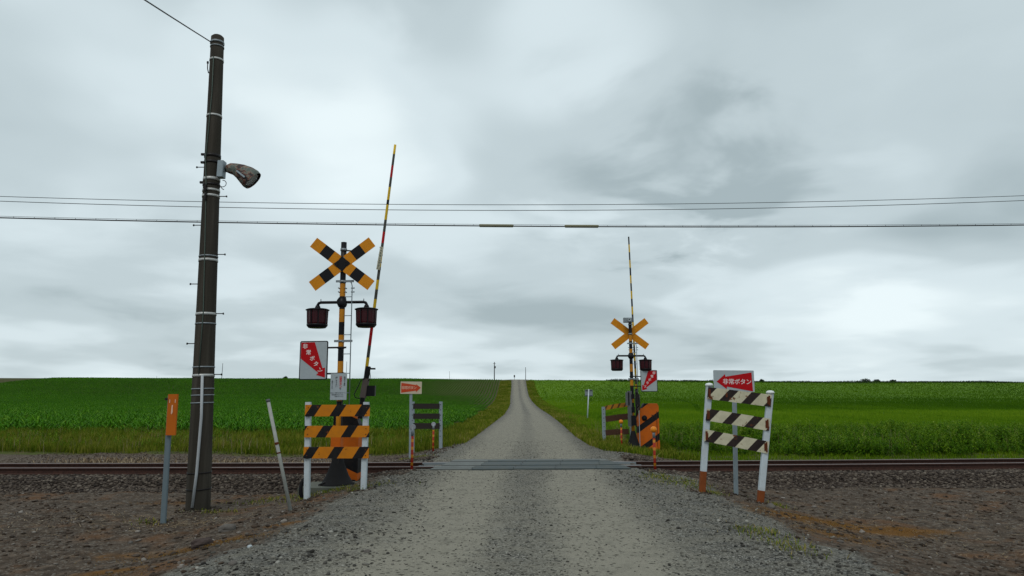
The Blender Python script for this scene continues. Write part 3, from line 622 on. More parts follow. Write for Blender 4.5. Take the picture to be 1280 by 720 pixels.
# ------------------------------------------------------------------ railway and crossing deck
xs = np.concatenate([np.arange(-60,-16,2), np.arange(-16,16.01,.5), np.arange(18,61,2)])
tr = thing('railway_track', 'single railway track of rusty brown rails crossing the gravel road', 'railway track', (0,float(track_y(0)),-.16))
TO = Vector(tr.location)
RAILP = [(-.062,-.15),(.062,-.15),(.062,-.135),(.014,-.115),(.010,-.045),(.033,-.035),(.033,-.006),(.026,0),(-.026,0),(-.033,-.006),(-.033,-.035),(-.010,-.045),(-.014,-.115),(-.062,-.135)]
for off in (-.535, .535):
    mb = MB(TO); rings = []
    for x in xs:
        yc = float(track_y(x)); dy = float(track_y(x+.1)-track_y(x-.1))/.2; nrm = Vector((-dy,1,0)).normalized()
        rings.append([mb.V(Vector((x,yc,0))+nrm*(off+a)+Vector((0,0,c))) for a, c in RAILP])
    n = len(RAILP)
    for i in range(len(xs)-1):
        for j in range(n):
            mb.mi = 1 if j in (6,7,8) else 0; mb._f([rings[i][j], rings[i][(j+1)%n], rings[i+1][(j+1)%n], rings[i+1][j]])
    mb.done('rail', [MATS['rail_rust'], MATS['rail_top']], tr)
smb = MB((0,0,0)); smb.box((0,0,-.08), (.21,2.0,.15), .012); smo = smb.done('sleeper', MATS['sleeper_wood'], tr)
sx = [x for x in np.arange(-17.6,17.7,.62) if not (-1.9 < x < 2.8)]
for i, x in enumerate(sx):
    o = smo if i == 0 else smo.copy()
    if i: COL.objects.link(o); o.parent = tr
    o.location = Vector((x, float(track_y(x)), -.145))-TO; o.rotation_euler = (0,0,math.atan(.05+.003*x))
# flared guard rail ends either side of the road
for sgn, x0 in ((-1,-1.72),(1,2.62)):
    for side in (-1, 1):
        mb = MB(TO); yc = float(track_y(x0)); y0 = yc+side*.43
        mb.bar((x0-sgn*.3,y0,-.035),(x0+sgn*.10,y0,-.035),.05,.07,(0,0,1)); mb.bar((x0+sgn*.10,y0,-.035),(x0+sgn*.5,y0-side*.10,-.035),.05,.07,(0,0,1)); mb.done('guard_rail', MATS['grey_metal'], tr)
mb = MB(); 
def deckpiece(x0, x1, a0, a1, z1, skew0=0, skew1=0, mi=0):
    mb.mi = mi; nseg = 8
    top = []; 
    for i in range(nseg+1):
        f = i/nseg; row = []
        for a, sk in ((a0,0),(a1,1)):
            xx = (x0+skew0*sk)+((x1+skew1*sk)-(x0+skew0*sk))*f; row.append((xx, float(track_y(xx))+a))
        top.append(row)
    for i in range(nseg):
        q = [top[i][0], top[i+1][0], top[i+1][1], top[i][1]]; hi = [mb.V((a_,b_,z1)) for a_,b_ in q]; lo = [mb.V((a_,b_,-.1)) for a_,b_ in q]
        mb._f(hi)
        for j in range(4):
            if (j == 3 and i > 0) or (j == 1 and i < nseg-1): continue
            mb._f([lo[j],lo[(j+1)%4],hi[(j+1)%4],hi[j]])
for a0, a1, z1, x0, x1, s0, s1 in ((-1.20,-.90,.012,-1.86,2.74,.06,-.06),(-.895,-.595,.016,-1.82,2.70,.06,-.06),(-.435,-.005,.017,-1.68,2.62,.05,-.05),(.0,.435,.014,-1.64,2.58,.05,-.05),(.595,.895,.014,-1.56,2.52,.04,-.04),(.90,1.18,.010,-1.52,2.48,.04,-.04)):
    cuts_ = [x0, x0+.95, x0+1.9, x0+2.85, x0+3.8, x1]
    for i in range(len(cuts_)-1): deckpiece(cuts_[i]+.006, cuts_[i+1]-.006, a0, a1, z1, s0*(i == 0), s1*(i == len(cuts_)-2), 1 if i in (0,) or (i == len(cuts_)-2 and a0 > 0) or a1 > 1 else 0)
tag(mb.done('crossing_deck', [MATS['deck_rubber'], MATS['deck_edge']]), kind='structure')

# ------------------------------------------------------------------ crossing signal
SIGN_ARROW = [(.012,.02),(.53,.012),(.85,.715),(.945,.70),(.955,.97),(.62,.895),(.70,.84),(.012,.45)]
SIGN_CH = [('非',.17,.13),('常',.305,.295),('ボ',.455,.46),('タ',.60,.61),('ン',.76,.775)]
def button_sign(parent, Lf, x0, z0, x1, z1, yf, mirror=False, behind=False):
    """framed plate with a slanting red arrow and the words of the emergency button"""
    w, h = x1-x0, z1-z0; c = Vector(((x0+x1)/2, yf, (z0+z1)/2))
    pl = MB().prism(rrect(x0, z0, x1, z1, .035), yf, yf+.022).done('emergency_sign', MATS['black'], parent, 'framed plate with red arrow and white Japanese lettering')
    MB().prism(rrect(x0+.018, z0+.018, x1-.018, z1-.018, .025), yf-.003, yf-.0005).done('sign_face', MATS['sign_white'], pl)
    fl = (lambda u: 1-u) if mirror else (lambda u: u)
    q = [(x0+.018+fl(u)*(w-.036), z1-.018-v*(h-.036)) for u, v in SIGN_ARROW]
    if not mirror: q = q[::-1]
    MB().prism(q, yf-.0065, yf-.0035).done('arrow', MATS['sign_red'], pl)
    letters([(ch, w*.185, (x0+.018+fl(u)*(w-.036), yf-.0082, z1-.018-v*(h-.036)), dict(rot=(-1 if mirror else 1)*(0 if i < 3 else 14*(i-2)), bold=w*.003)) for i, (ch, u, v) in enumerate(SIGN_CH)], MATS['letter_white'], pl)
    return pl
def signal(base, top, label, far_=False, group=None):
    t = thing('crossing_signal', label, 'railway signal', base, group)
    H = top; r = .058
    # striped mast
    z = .55; pts = [(0,0,z),(0,0,1.36)]; cuts = [0]; z = 1.36; k = 1; dz = .265
    while z < H-.75: z += dz; pts.append((0,0,z)); cuts.append(k % 2); k += 1
    pts.append((0,0,H)); cuts.append(1)
    MB().tube(pts, r, 16, cuts).done('mast', [MATS['yellow_pole'], MATS['black']], t)
    MB().lathe([(.34,0),(.34,.03),(.30,.05),(.22,.18),(.13,.42),(.085,.60),(.062,.66)], (0,0,0), 24).done('mast_base', MATS['black_matt'], t)
    yf = -.075*(1 if not far_ else -1)
    zc = H-.46*1.03; ang = 37.4
    segs = [(-.76,-.51,0),(-.51,-.28,1),(-.28,-.11,0),(-.11,.11,1),(.11,.28,0),(.28,.51,1),(.51,.76,0)]
    cb2 = None
    fl = -1 if far_ else 1
    for i, sg in enumerate((1,-1)):
        d = Vector((math.cos(R(ang)), 0, sg*math.sin(R(ang)))); y_ = yf-fl*(.012+.014*i)
        mb = MB(); c0 = Vector((0, y_, zc)); up_ = Vector((0,1,0)).cross(d)
        a = c0-d*.76
        mb.bar(a, a+d*1.52, .008, .235, up_, cuts=[(s0+.76, s1+.76, m_) for s0, s1, m_ in segs])
        nmat = [MATS['yellow'], MATS['black']] if not far_ else [MATS['yellow'], MATS['yellow']]
        o = mb.done('crossbuck_board', nmat, t)
    mb = MB()
    cpl = [(0,-.135),(.175,0),(0,.135),(-.175,0)]
    mb.prism(cpl, yf-fl*.034-.003, yf-fl*.034+.003, (0,0,zc)); pl = mb.done('centre_plate', MATS['black'], t)
    mb = MB()
    for bx_ in (-.10,-.075,.075,.10):
        for bz_ in (-.03,0,.03): mb.lathe([(.008,-.006),(.008,.006)], (bx_, yf-fl*.042, zc+bz_), 8, 'Y')
    mb.done('bolts', MATS['dark_steel'], pl)
    mb = MB(); 
    for z_ in (H-.16, zc-.02): mb.lathe([(r+.012,-.025),(r+.012,.025)], (0,0,z_), 16)
    mb.bar((0,yf-fl*.01,zc+.14),(0,yf-fl*.01,zc-.14),.09,.02); mb.done('mast_clamp', MATS['grey_metal'], t)
    # bell horn behind the crossbuck
    hx, hy, hz_ = (.17,.12,H-.17) if not far_ else (-.10,-.12,H-.02)
    mb = MB(); mb.bar((0,0,hz_),(hx,hy*.6,hz_),.025,.025); mb.done('horn_bracket', MATS['dark_steel'], t)
    if not far_:
        MB().lathe([(.03,-.06),(.035,0),(.06,.07),(.085,.13),(.075,.13),(.02,.05)], (hx,hy,hz_-.0), 18, 'Y').done('horn', MATS['grey_metal'], t)
    else:
        hb = MB().bar((hx-.15,hy,hz_),(hx+.15,hy,hz_),.16,.17,(0,0,1),.015).done('horn', MATS['grey_metal'], t)
        MB().lathe([(.055,0),(.06,-.03),(.045,-.03),(.02,.0)], (hx+.04,hy-.09,hz_), 16, 'Y').done('horn_mouth', MATS['sign_white'], hb)
    # lamp bar
    zl = H-1.26; hw_ = .50
    pts = []
    for s_ in (-1,1):
        q = [(s_*hw_,0,zl-.10),(s_*hw_,0,zl-.05),(s_*(hw_-.02),0,zl-.015),(s_*(hw_-.06),0,zl)]
        pts = pts+q if s_ < 0 else pts+q[::-1]
    mb = MB(); mb.tube(pts, .030, 10); mb.lathe([(.075,-.10),(.10,-.05),(.075,.10)][::1], (0,0,zl), 16)
    mb.lathe([(.10,-.012),(.10,.012)], (0,-.06*fl,zl), 16, 'Y')
    for s_ in (-1,1): mb.lathe([(.045,-.13),(.065,-.12),(.04,-.06)], (s_*hw_,0,zl), 14)
    for s_ in (-1,1): mb.tube([(s_*(hw_-.06),0,zl),(s_*(hw_-.06),0,zl+.07)], .008, 6)
    mb.done('lamp_arm', MATS['black'], t)
    for s_ in (-1,1):
        c = (s_*hw_, 0, zl-.15)
        lam = MB().lathe([(.235,-.012),(.24,.0),(.20,.016),(.05,.03)], c, 32).done('warning_lamp', MATS['black'], t)
        MB().lathe([(.03,-.37),(.15,-.365),(.185,-.33),(.20,-.27),(.208,-.013)], c, 36, ripple=-.04).done('lamp_shade', MATS['lamp_red'], lam)
        mb = MB()
        for a in (20,70,110,160,200,250,290,340):
            cx_, cy_ = math.cos(R(a)), math.sin(R(a)); mb.bar((c[0]+cx_*.212,cy_*.212,c[2]-.014),(c[0]+cx_*.20,cy_*.20,c[2]-.33),.022,.006,(cx_,cy_,0))
        mb.lathe([(.17,-.372),(.206,-.33),(.212,-.30),(.204,-.30),(.16,-.36)], c, 32); mb.done('lamp_guard', MATS['black'], lam)
    # side ladder
    lx = .20; mb = MB(); zt = H-.83
    mb.tube([(-.10,-.02,zt),(.12,-.02,zt),(lx-.02,-.02,zt-.02),(lx,-.02,zt-.10),(lx,-.02,1.35)], .011, 8)
    z_ = zt-.32; 
    while z_ > 1.5: mb.tube([(.05,-.02,z_),(lx,-.02,z_)], .009, 6); z_ -= .39
    for z2 in (zt-.14, zt-.22):
        for s_ in (-1,1): mb.tube([(s_*.07+.0,-.07,z2),(s_*.07,.05,z2)], .012, 6)
        mb.tube([(lx-.02,-.02,z2),(lx+.05,-.02,z2)], .014, 6)
    mb.done('ladder', MATS['galvanised'], t)
    mb = MB()
    for z_ in (zt, zt-1.23):
        mb.lathe([(r+.010,-.022),(r+.010,.022)], (0,0,z_), 16); mb.bar((-.13,-.05,z_),(.24,-.05,z_),.018,.045,(0,0,1))
    mb.done('strap', MATS['grey_metal'], t)
    return t
b1 = P(421.5, 602, 13.55); b1.z = gz(b1.x, 13.55)+.03
top1 = P(430, 303, 13.55); H1 = top1.z-b1.z
sg1 = signal(b1, H1, 'near warning signal with black and yellow crossbuck left of the road')
sg1.rotation_euler = (0, math.atan2(top1.x-b1.x, H1), 0)
Mi = None
def loc(T, p):                         # world point into a thing's own space
    return Matrix.LocRotScale(T.location, T.rotation_euler, None).inverted() @ Vector(p)
a_ = loc(sg1, P(373.8, 475, 13.48)); c_ = loc(sg1, P(410.6, 426, 13.48))
button_sign(sg1, None, a_.x, a_.z, c_.x, c_.z, -.09)
mb = MB()
for py_ in (434.5, 467):
    z_ = loc(sg1, P(420, py_, 13.5)).z; mb.bar((c_.x-.05,-.055,z_),(.12,-.055,z_),.02,.035,(0,0,1)); mb.lathe([(.072,-.02),(.072,.02)], (0,0,z_), 14)
mb.done('sign_bracket', MATS['dark_steel'], sg1)
a_ = loc(sg1, P(412.6, 500, 13.46)); c_ = loc(sg1, P(434, 466.5, 13.46)); w_ = c_.x-a_.x; h_ = c_.z-a_.z
nb = MB().prism(rrect(a_.x, a_.z, c_.x, c_.z, .01), -.10, -.088).done('notice_board', MATS['sign_white'], sg1, 'pale notice with columns of red and black Japanese text')
def col(s_, u, v0, sz, dv):
    return [(ch, sz, (a_.x+w_*u, -.1015, c_.z-h_*(v0+i*dv))) for i, ch in enumerate(s_)]
letters(col('非常ボタン', .62, .17, .062, .085), MATS['letter_red'], nb, bold=.001)
letters(col('を', .62, .59, .05, .08)+col('押して下さい', .36, .17, .044, .065)+col('踏切内で事故', .86, .16, .036, .058)+col('異常のときは', .11, .30, .03, .052), MATS['letter_black'], nb)
letters([('■■■■■ ■■■■', .016, (a_.x+w_*.5, -.1015, c_.z-h_*(.70+.05*i)), dict(sx=.9+.3*(i%2))) for i in range(0)]+[('踏切名・連絡先をお知らせ下さい', .021, (a_.x+w_*.5, -.1015, c_.z-h_*.74)),('緊急連絡先はこちら', .026, (a_.x+w_*.45, -.1015, c_.z-h_*.81)),('係員がまいります', .022, (a_.x+w_*.55, -.1015, c_.z-h_*.875))], MATS['letter_black'], nb)
# footing
mb = MB(); mb.bar((b1.x-.6,b1.y-.5,b1.z-.05),(b1.x+1.1,b1.y-.5,b1.z-.05),.10,1.0,(0,1,0),.01) if False else None
ft = MB(b1); ft.prism([(-.62,-.48),(.60,-.48),(.60,.48),(-.62,.48)], -.012, .2, Vector(b1), (1,0,0), (0,1,0)); ft.bm.transform(Matrix.Translation((0,0,0)))
ft.done('footing', MATS['concrete_pad'], sg1)
# cable up the mast base
cbm = MB(); cbm.tube([(-.30,-.25,.03),(-.12,-.20,.10),(.02,-.13,.30),(.06,-.09,.6),(.07,-.06,1.0),(.07,-.06,2.2)], .014, 8); cbm.done('cable', MATS['dark_steel'], sg1)
# electric boxes low on the mast
mb = MB(); mb.box((-.02,-.02,.86), (.20,.22,.35), .01); mb.done('terminal_box', MATS['orange'], sg1)

# ------------------------------------------------------------------ gate machines
def gate(base, label, armp0, armp1, cuts, flip, mat, group=None):
    t = thing('crossing_gate', label, 'crossing gate', base, group); b = Vector(base)
    if not flip: out = [(-.30,0),(.24,0),(.24,1.16),(.12,1.44),(-.22,1.44),(-.30,1.36)]
    else: out = [(-.36,0),(.38,0),(.38,1.52),(.33,1.62),(-.13,1.62),(-.36,1.10)]
    cab = MB().prism(out, -.16, .16).done('cabinet', mat, t)
    mb = MB(); mb.prism([(x*1.02,z*1.0) for x, z in [(out[0][0]+.04,-.0),(out[1][0]-.04,0),(out[1][0]-.04,.05),(out[0][0]+.04,.05)]], -.19, .19); mb.done('foot_plate', MATS['dark_steel'], t)
    if not flip: MB().box((-.05,-.0,1.475), (.42,.34,.07), .02).done('lid', MATS['sign_cream'], t)
    else:
        wh = MB().lathe([(.085,0),(.095,-.02),(.07,-.035),(.03,-.03)], (-.13,-.16,1.12), 24, 'Y').done('crank_cover', MATS['black'], cab)
        MB().lathe([(.03,0),(.028,-.03)], (-.13,-.192,1.12), 12, 'Y').done('knob', MATS['dark_steel'], wh)
        MB().bar((.12,-.165,1.22),(.22,-.165,1.20),.02,.03,(0,0,1)).done('handle', MATS['rusty_brown'], cab)
        MB().bar((.30,-.17,.15),(.30,-.17,1.35),.012,.02).done('edge_strip', MATS['rusty_brown'], cab)
    # arm from the pivot holder up to its tip
    p0, p1 = loc(t, armp0), loc(t, armp1); d = (p1-p0).normalized(); L = (p1-p0).length
    st = [p0]; ci = []
    for f0, m_ in cuts: st.append(p0+d*L*f0); ci.append(m_)
    rr = [.036-.010*i/(len(st)-1) for i in range(len(st))]
    arm = MB().tube(st, rr, 12, ci).done('arm', [MATS['arm_yellow'], MATS['black'], MATS['sign_red'], MATS['arm_grey']], t)
    return t, cab, arm, p0, d, L
pysegs = [(462,1),(447,0),(432,3),(404,2),(390,3),(374,0),(362,3),(350,0),(334,3),(315,0),(304,3),(290,2),(275,3),(256,0),(250,1),(234,0),(222,3),(207,2),(193,3),(181,0)]
A0, A1 = P(456.5, 474, 14.25), P(494, 181, 14.25)
fr_ = lambda py: (P(475,py,14.25).z-A0.z)/(A1.z-A0.z)
gb = Vector((-3.42, 14.3, gz(-3.42,14.3)+.01))
g1, cab1, arm1, q0, dd, LL = gate(gb, 'near crossing gate with its striped arm raised behind the yellow barricade', A0, A1, [(fr_(p), m_) for p, m_ in pysegs], False, MATS['machine'])
# arm holder, linkage and cable
h0 = loc(g1, P(451, 508, 14.25)); h1 = loc(g1, P(453.5, 497, 14.25)); h2 = loc(g1, P(458, 473, 14.25)); h3 = loc(g1, P(460.5, 458, 14.25))
MB().bar(h0-Vector((.0,0,.25)), h1, .09, .09, (0,1,0), .01).done('pivot_stem', MATS['black'], g1)
MB().bar(h1, h2, .13, .10, (0,1,0), .015).done('arm_holder', MATS['grey_brown'], g1)
MB().bar(h2, h3, .10, .085, (0,1,0), .01).done('arm_socket', MATS['black'], g1)
mb = MB(); mb.box(h1+Vector((.17,.02,.14)), (.17,.15,.22), .015); mb.box(h3+Vector((.10,0,-.05)), (.10,.05,.035), .005); mb.bar(h1+Vector((.02,0,.05)),h1+Vector((.14,0,.05)),.03,.03,(0,0,1)); mb.done('counterweight', MATS['black'], g1)
mb = MB(); mb.tube([h1+Vector((-.04,-.06,-.02)),h1+Vector((-.14,-.07,.0)),h1+Vector((-.17,-.07,.07)),h1+Vector((-.11,-.06,.2)),h1+Vector((-.04,-.05,.36)),h2+Vector((-.01,-.05,0))], .010, 8)
mb.tube([h2+Vector((.05,-.05,-.05)),h2+Vector((.09,-.05,-.02)),h2+Vector((.09,-.05,.05)),h3+Vector((.03,-.04,0))], .008, 8); mb.done('cable', MATS['black'], g1)
MB().bar(h0+Vector((-.34,.0,-.75)), h0+Vector((-.34,.0,.05)), .02,.03).done('push_rod', MATS['galvanised'], g1)
# warning strip hanging beside the arm
B0, B1 = loc(g1, P(477.3, 308.5, 14.2)), loc(g1, P(472.3, 337, 14.2)); dB = (B1-B0); Lb = dB.length; dB.normalize(); ux = Vector((0,1,0)).cross(dB)*-1
if ux.x < 0: ux = -ux
bz_ = -dB
ban = MB().prism([(-.035,-Lb/2),(.035,-Lb/2),(.035,Lb/2),(-.035,Lb/2)], -.004, .004, (B0+B1)/2, ux, bz_).done('arm_banner', MATS['cream'], arm1, 'narrow cream strip with vertical green lettering')
tl = Matrix.Rotation(math.atan2(-dB.x, -dB.z), 4, 'Y')
letters([(ch, .052, (B0+dB*(Lb*(.07+.108*i)))+Vector((0,-.0065,0)), dict(tilt=tl)) for i, ch in enumerate('くぐらないで下さい')], MATS['letter_green'], ban, bold=.001)
mb = MB()
for f_ in (.02,.34,.66,.96):
    a = B0+dB*Lb*f_; k_ = (a-q0).dot(dd); c = q0+dd*k_; mb.bar(c-ux*.045, a-ux*.03, .018, .018); mb.tube([c-dd*.014, c+dd*.014], .034, 12)
mb.done('banner_clip', MATS['black'], arm1)

# far signal and gate (seen from behind)
b2 = P(792, 558.5, 23.4); b2.z = gz(b2.x, 23.4)-.02
top2 = P(790.5, 400, 23.4); H2 = top2.z-b2.z
sg2 = signal(b2, H2, 'far warning signal with plain yellow crossbuck backs right of the road', True)
a_ = loc(sg2, P(801.3, 489.5, 23.3)); c_ = loc(sg2, P(821.3, 462.5, 23.3))
button_sign(sg2, None, a_.x, a_.z, c_.x, c_.z, -.09, True)
mb = MB()
for v_ in (.25,.7): z_ = a_.z+(c_.z-a_.z)*v_; mb.bar((.0,-.055,z_),(a_.x+.08,-.055,z_),.02,.035,(0,0,1)); mb.lathe([(.072,-.02),(.072,.02)], (0,0,z_), 14)
mb.done('sign_bracket', MATS['dark_steel'], sg2)
mb = MB(); mb.box((-.10,-.06,1.42),(.14,.14,1.2),.01); mb.box((-.17,-.06,1.75),(.12,.14,.45),.01); mb.done('terminal_box', MATS['sign_back'], sg2)
mb = MB(); mb.box((.0,-.15,1.83),(.11,.02,.16)); mb.box((.0,-.15,1.38),(.11,.02,.20)); mb.box((0,-.15,1.02),(.15,.04,.34)); mb.done('terminal_plate', MATS['black'], sg2)
mb = MB(); mb.tube([(.12,-.05,2.05),(.2,-.07,1.9),(.23,-.06,1.7),(.2,-.05,1.5),(.14,-.06,1.45)], .03, 8); mb.box((.17,-.02,1.72),(.14,.12,.32),.02); mb.done('cable_bundle', MATS['dark_steel'], sg2)
MB().bar((.19,-.16,.0),(.19,-.16,1.35),.02,.03).done('push_rod', MATS['galvanised'], sg2)
A0, A1 = P(795.5, 490, 23.9), P(785.8, 296, 23.9)
ys_ = np.linspace(490, 296, 21)[1:]; cf = [((P(790,p,23.9).z-A0.z)/(A1.z-A0.z), (0,3,0,1)[i % 4]) for i, p in enumerate(ys_)]
g2b = Vector((4.73, 23.75, gz(4.73,23.75)))
g2, cab2, arm2, q0, dd, LL = gate(g2b, 'far crossing gate with orange striped cabinet and raised arm right of the road', A0, A1, cf, True, MATS['machine_far'])
h1 = loc(g2, P(796.5, 530, 23.9)); h2 = loc(g2, P(795.3, 486, 23.9)); MB().bar(h1, h2, .08, .10, (0,1,0), .01).done('arm_holder', MATS['dark_steel'], g2)
MB().box(h1+Vector((.06,0,.02)), (.22,.16,.22), .02).done('pivot_housing', MATS['black'], g2)
mb = MB(); mb.bar(h2+Vector((.05,-.02,-.75)), h2+Vector((.05,-.02,-.2)), .13,.08,(0,1,0),.02); mb.done('counterweight', MATS['grey_brown'], g2)

# ------------------------------------------------------------------ barricades
bx0, bx1, BY = P(385, 560, 12.25).x, P(457, 560, 12.25).x, 12.25
bb = Vector(((bx0+bx1)/2, BY, gz((bx0+bx1)/2, BY))); fA = thing('striped_barricade', 'wooden barricade of three black and yellow striped boards on white posts', 'barricade', bb)
for (pxt, pxb, pyb) in ((385.5,384,626),(458,454.5,614)):
    yy = BY+.03; a = P(pxt, 502.5, yy); b_ = P(pxb, pyb, yy); b_.z = min(b_.z, gz(b_.x, yy))-.15
    po = MB(bb).bar(b_, a, .10, .09, (0,1,0), .012).done('post', MATS['white_post'], fA)
for (y0, y1, xl, xr) in ((506,520.5,381.5,462.3),(532.3,546.7,380.8,461.5),(558.7,573,379.6,461)):
    a = P(xl,(y0+y1)/2,BY-.04); c = P(xr,(y0+y1)/2-.2,BY-.04); h_ = (P(xl,y0,BY).z-P(xl,y1,BY).z)
    bd = MB(bb).bar(a, c, .022, h_, (0,0,1)).done('board', MATS['barr_yellow'], fA)
    mb = MB(bb)
    for f_ in (.05,.95):
        for dz in (-.25,.25): mb.lathe([(.010,-.016),(.010,-.011)], a.lerp(c, f_)+Vector((0,0,dz*h_)), 8, 'Y')
    mb.done('bolts', MATS['rust_patch'], bd)
# white and brown one, leaning
BY2 = 12.0; rb0 = P(877.5,622,BY2); rb = Vector((3.72, BY2, gz(3.72,BY2))); fB = thing('leaning_barricade', 'rusty barricade of three white and brown striped boards on white posts', 'barricade', rb)
for (pt, pb, dy, zr) in (((886.5,482.5),(877,623),.0,(589,)),((962.8,492),(949.5,637),-.25,(613,))):
    yy = BY2+dy; a = P(*pt, yy); b_ = P(*pb, yy); zt = P(pb[0], zr[0], yy).z; fz = (zt-b_.z)/(a.z-b_.z); m_ = b_.lerp(a, fz); lo = b_-(a-b_).normalized()*.2
    po = MB(rb).bar(m_, a, .102, .09, (0,1,0), .012).done('post', MATS['white_post'], fB)
    MB(rb).bar(lo, m_, .104, .092, (0,1,0), .012).done('rusted_foot', MATS['rust'], po)
    MB(rb).lathe([(.068,-.0),(.07,.025),(.055,.045),(.02,.055)], a, 14).done('cap', MATS['white_paint'], po)
for (l, r_, hL) in (((884.6,491.2),(964,501),14.3),((882.8,518),(962,531),14.2),((881,544.0),(960.5,559.5),14.0)):
    a = P(*l, BY2-.07); c = P(*r_, BY2-.32); h_ = hL/F*BY2*1.02
    bd = MB(rb).bar(a, c, .010, h_, (0,0,1)).done('board', MATS['barr_white'], fB)
    mb = MB(rb); dv = (c-a)
    for f_, w_, hh2 in ((.03,.045,.15),(.30,.035,.07) if l[1] < 500 else (.04,.03,.09),(.955,.05,.13),(.97,.03,.17)):
        p_ = a+dv*f_; mb.bar(p_+Vector((0,-.0075,-hh2/2)), p_+Vector((0.004,-.0075,hh2/2)), w_, .004, (0,1,0))
    mb.done('rust_stain', MATS['rust_patch'], bd)
# dark slat fence beyond the rails, left
FY = 22.4; fb0 = Vector((P(533,560,FY).x, FY, gz(P(533,560,FY).x, FY))); fC = thing('slat_barrier', 'small barrier of three black slats on drilled grey posts left of the road', 'barrier', fb0)
for pxc, ybot, dy in ((516,562,0.),(551,557,0.)):
    a = P(pxc, 502, FY); b_ = P(pxc, ybot+2, FY); b_.z = gz(b_.x, FY)-.1
    po = MB(fb0).bar(b_, a, .11, .07, (0,1,0), .006).done('post', MATS['galvanised'], fC)
    mb = MB(fb0); z_ = a.z-.1
    while z_ > a.z-1.25: mb.lathe([(.016,-.0385),(.016,-.034)], (a.x, FY, z_), 8, 'Y'); z_ -= .17
    mb.done('bolt_holes', MATS['black'], po)
for y0, y1 in ((504.5,511),(517,523.5),(529,536)):
    MB(fb0).bar(P(516.5,(y0+y1)/2,FY-.05), P(549.5,(y0+y1)/2,FY-.05), .02, (y1-y0)/F*FY, (0,0,1)).done('slat', MATS['brown_slat'], fC)
# rusty fence, right of the road
FY = 24.4; fd0 = Vector((P(771,553,FY).x, FY, gz(P(771,553,FY).x, FY))); fD = thing('board_barrier', 'faded barrier with yellow top rail and rusty boards on grey posts', 'barrier', fd0)
for pxc, pyt, dy in ((754.3,508.5,0.),(788.5,503,-.15)):
    a = P(pxc, pyt, FY+dy); b_ = a.copy(); b_.z = gz(a.x, FY+dy)-.1
    po = MB(fd0).bar(b_, a, .12, .08, (0,1,0), .006).done('post', MATS['galvanised'], fD)
    mb = MB(fd0); z_ = a.z-.1
    while z_ > a.z-1.25: mb.lathe([(.016,-.0435),(.016,-.039)], (a.x, FY+dy, z_), 8, 'Y'); z_ -= .15
    mb.done('bolt_holes', MATS['black'], po)
for (l, r_, m_, h_) in (((756.5,510),(785,505.5),'top_rail_yellow',5.2),((757,524),(786,520.5),'rusty_brown',7.2),((757,541),(786,539.5),'rusty_brown',6.6)):
    a, c = P(*l, FY-.06), P(*r_, FY-.20); mid = a.lerp(c,.5)+Vector((0,0,.012))
    mb = MB(fd0); mb.bar(a, mid, .015, h_/F*FY, (0,0,1)); mb.bar(mid, c, .015, h_/F*FY, (0,0,1)); mb.done('board', MATS[m_], fD)

# ------------------------------------------------------------------ delineator posts
def delin(px, pyb, pyt, Y_, ball, label, tilt=0):
    a = P(px, pyt, Y_); g_ = gz(a.x, Y_); t = thing('delineator_post', label, 'marker post', (a.x, Y_, g_), 'striped marker posts at the corners of the crossing')
    H = a.z-g_; t.rotation_euler = (0, R(tilt), 0)
    MB().tube([(0,0,-.1),(0,0,H*.74)], .030, 12).done('post', MATS['thin_red_yellow'], t)
    MB().tube([(0,0,H*.74),(0,0,H-.07)], .033, 12).done('collar', MATS['grey_metal'], t)
    if ball == 'disc':
        hd = MB().lathe([(.062,-.02),(.07,-.012),(.07,.012),(.062,.02)], (0,0,H-.07), 24, 'Y').done('reflector', MATS['grey_metal'], t)
        MB().lathe([(.057,-.026),(.06,-.0205)], (0,0,H-.07), 24, 'Y').done('reflector_lens', MATS['reflector'], hd)
    else:
        prof = [(.073*math.sin(R(a)), -.073*math.cos(R(a))) for a in range(4,180,16)]
        MB().lathe(prof, (0,0,H-.07), 20).done('reflector_ball', MATS['orange_ball'], t)
delin(516, 589, 530, 15.3, 'disc', 'grey topped red and yellow marker post beside the near rail, left')
delin(542, 562, 527.5, 21.2, 'disc', 'grey topped red and yellow marker post in front of the black slats')
delin(776.2, 557, 524.5, 22.9, 'ball', 'orange balled marker post in front of the rusty boards')
delin(817, 589, 533, 15.3, 'ball', 'orange balled marker post beside the near rail, right')

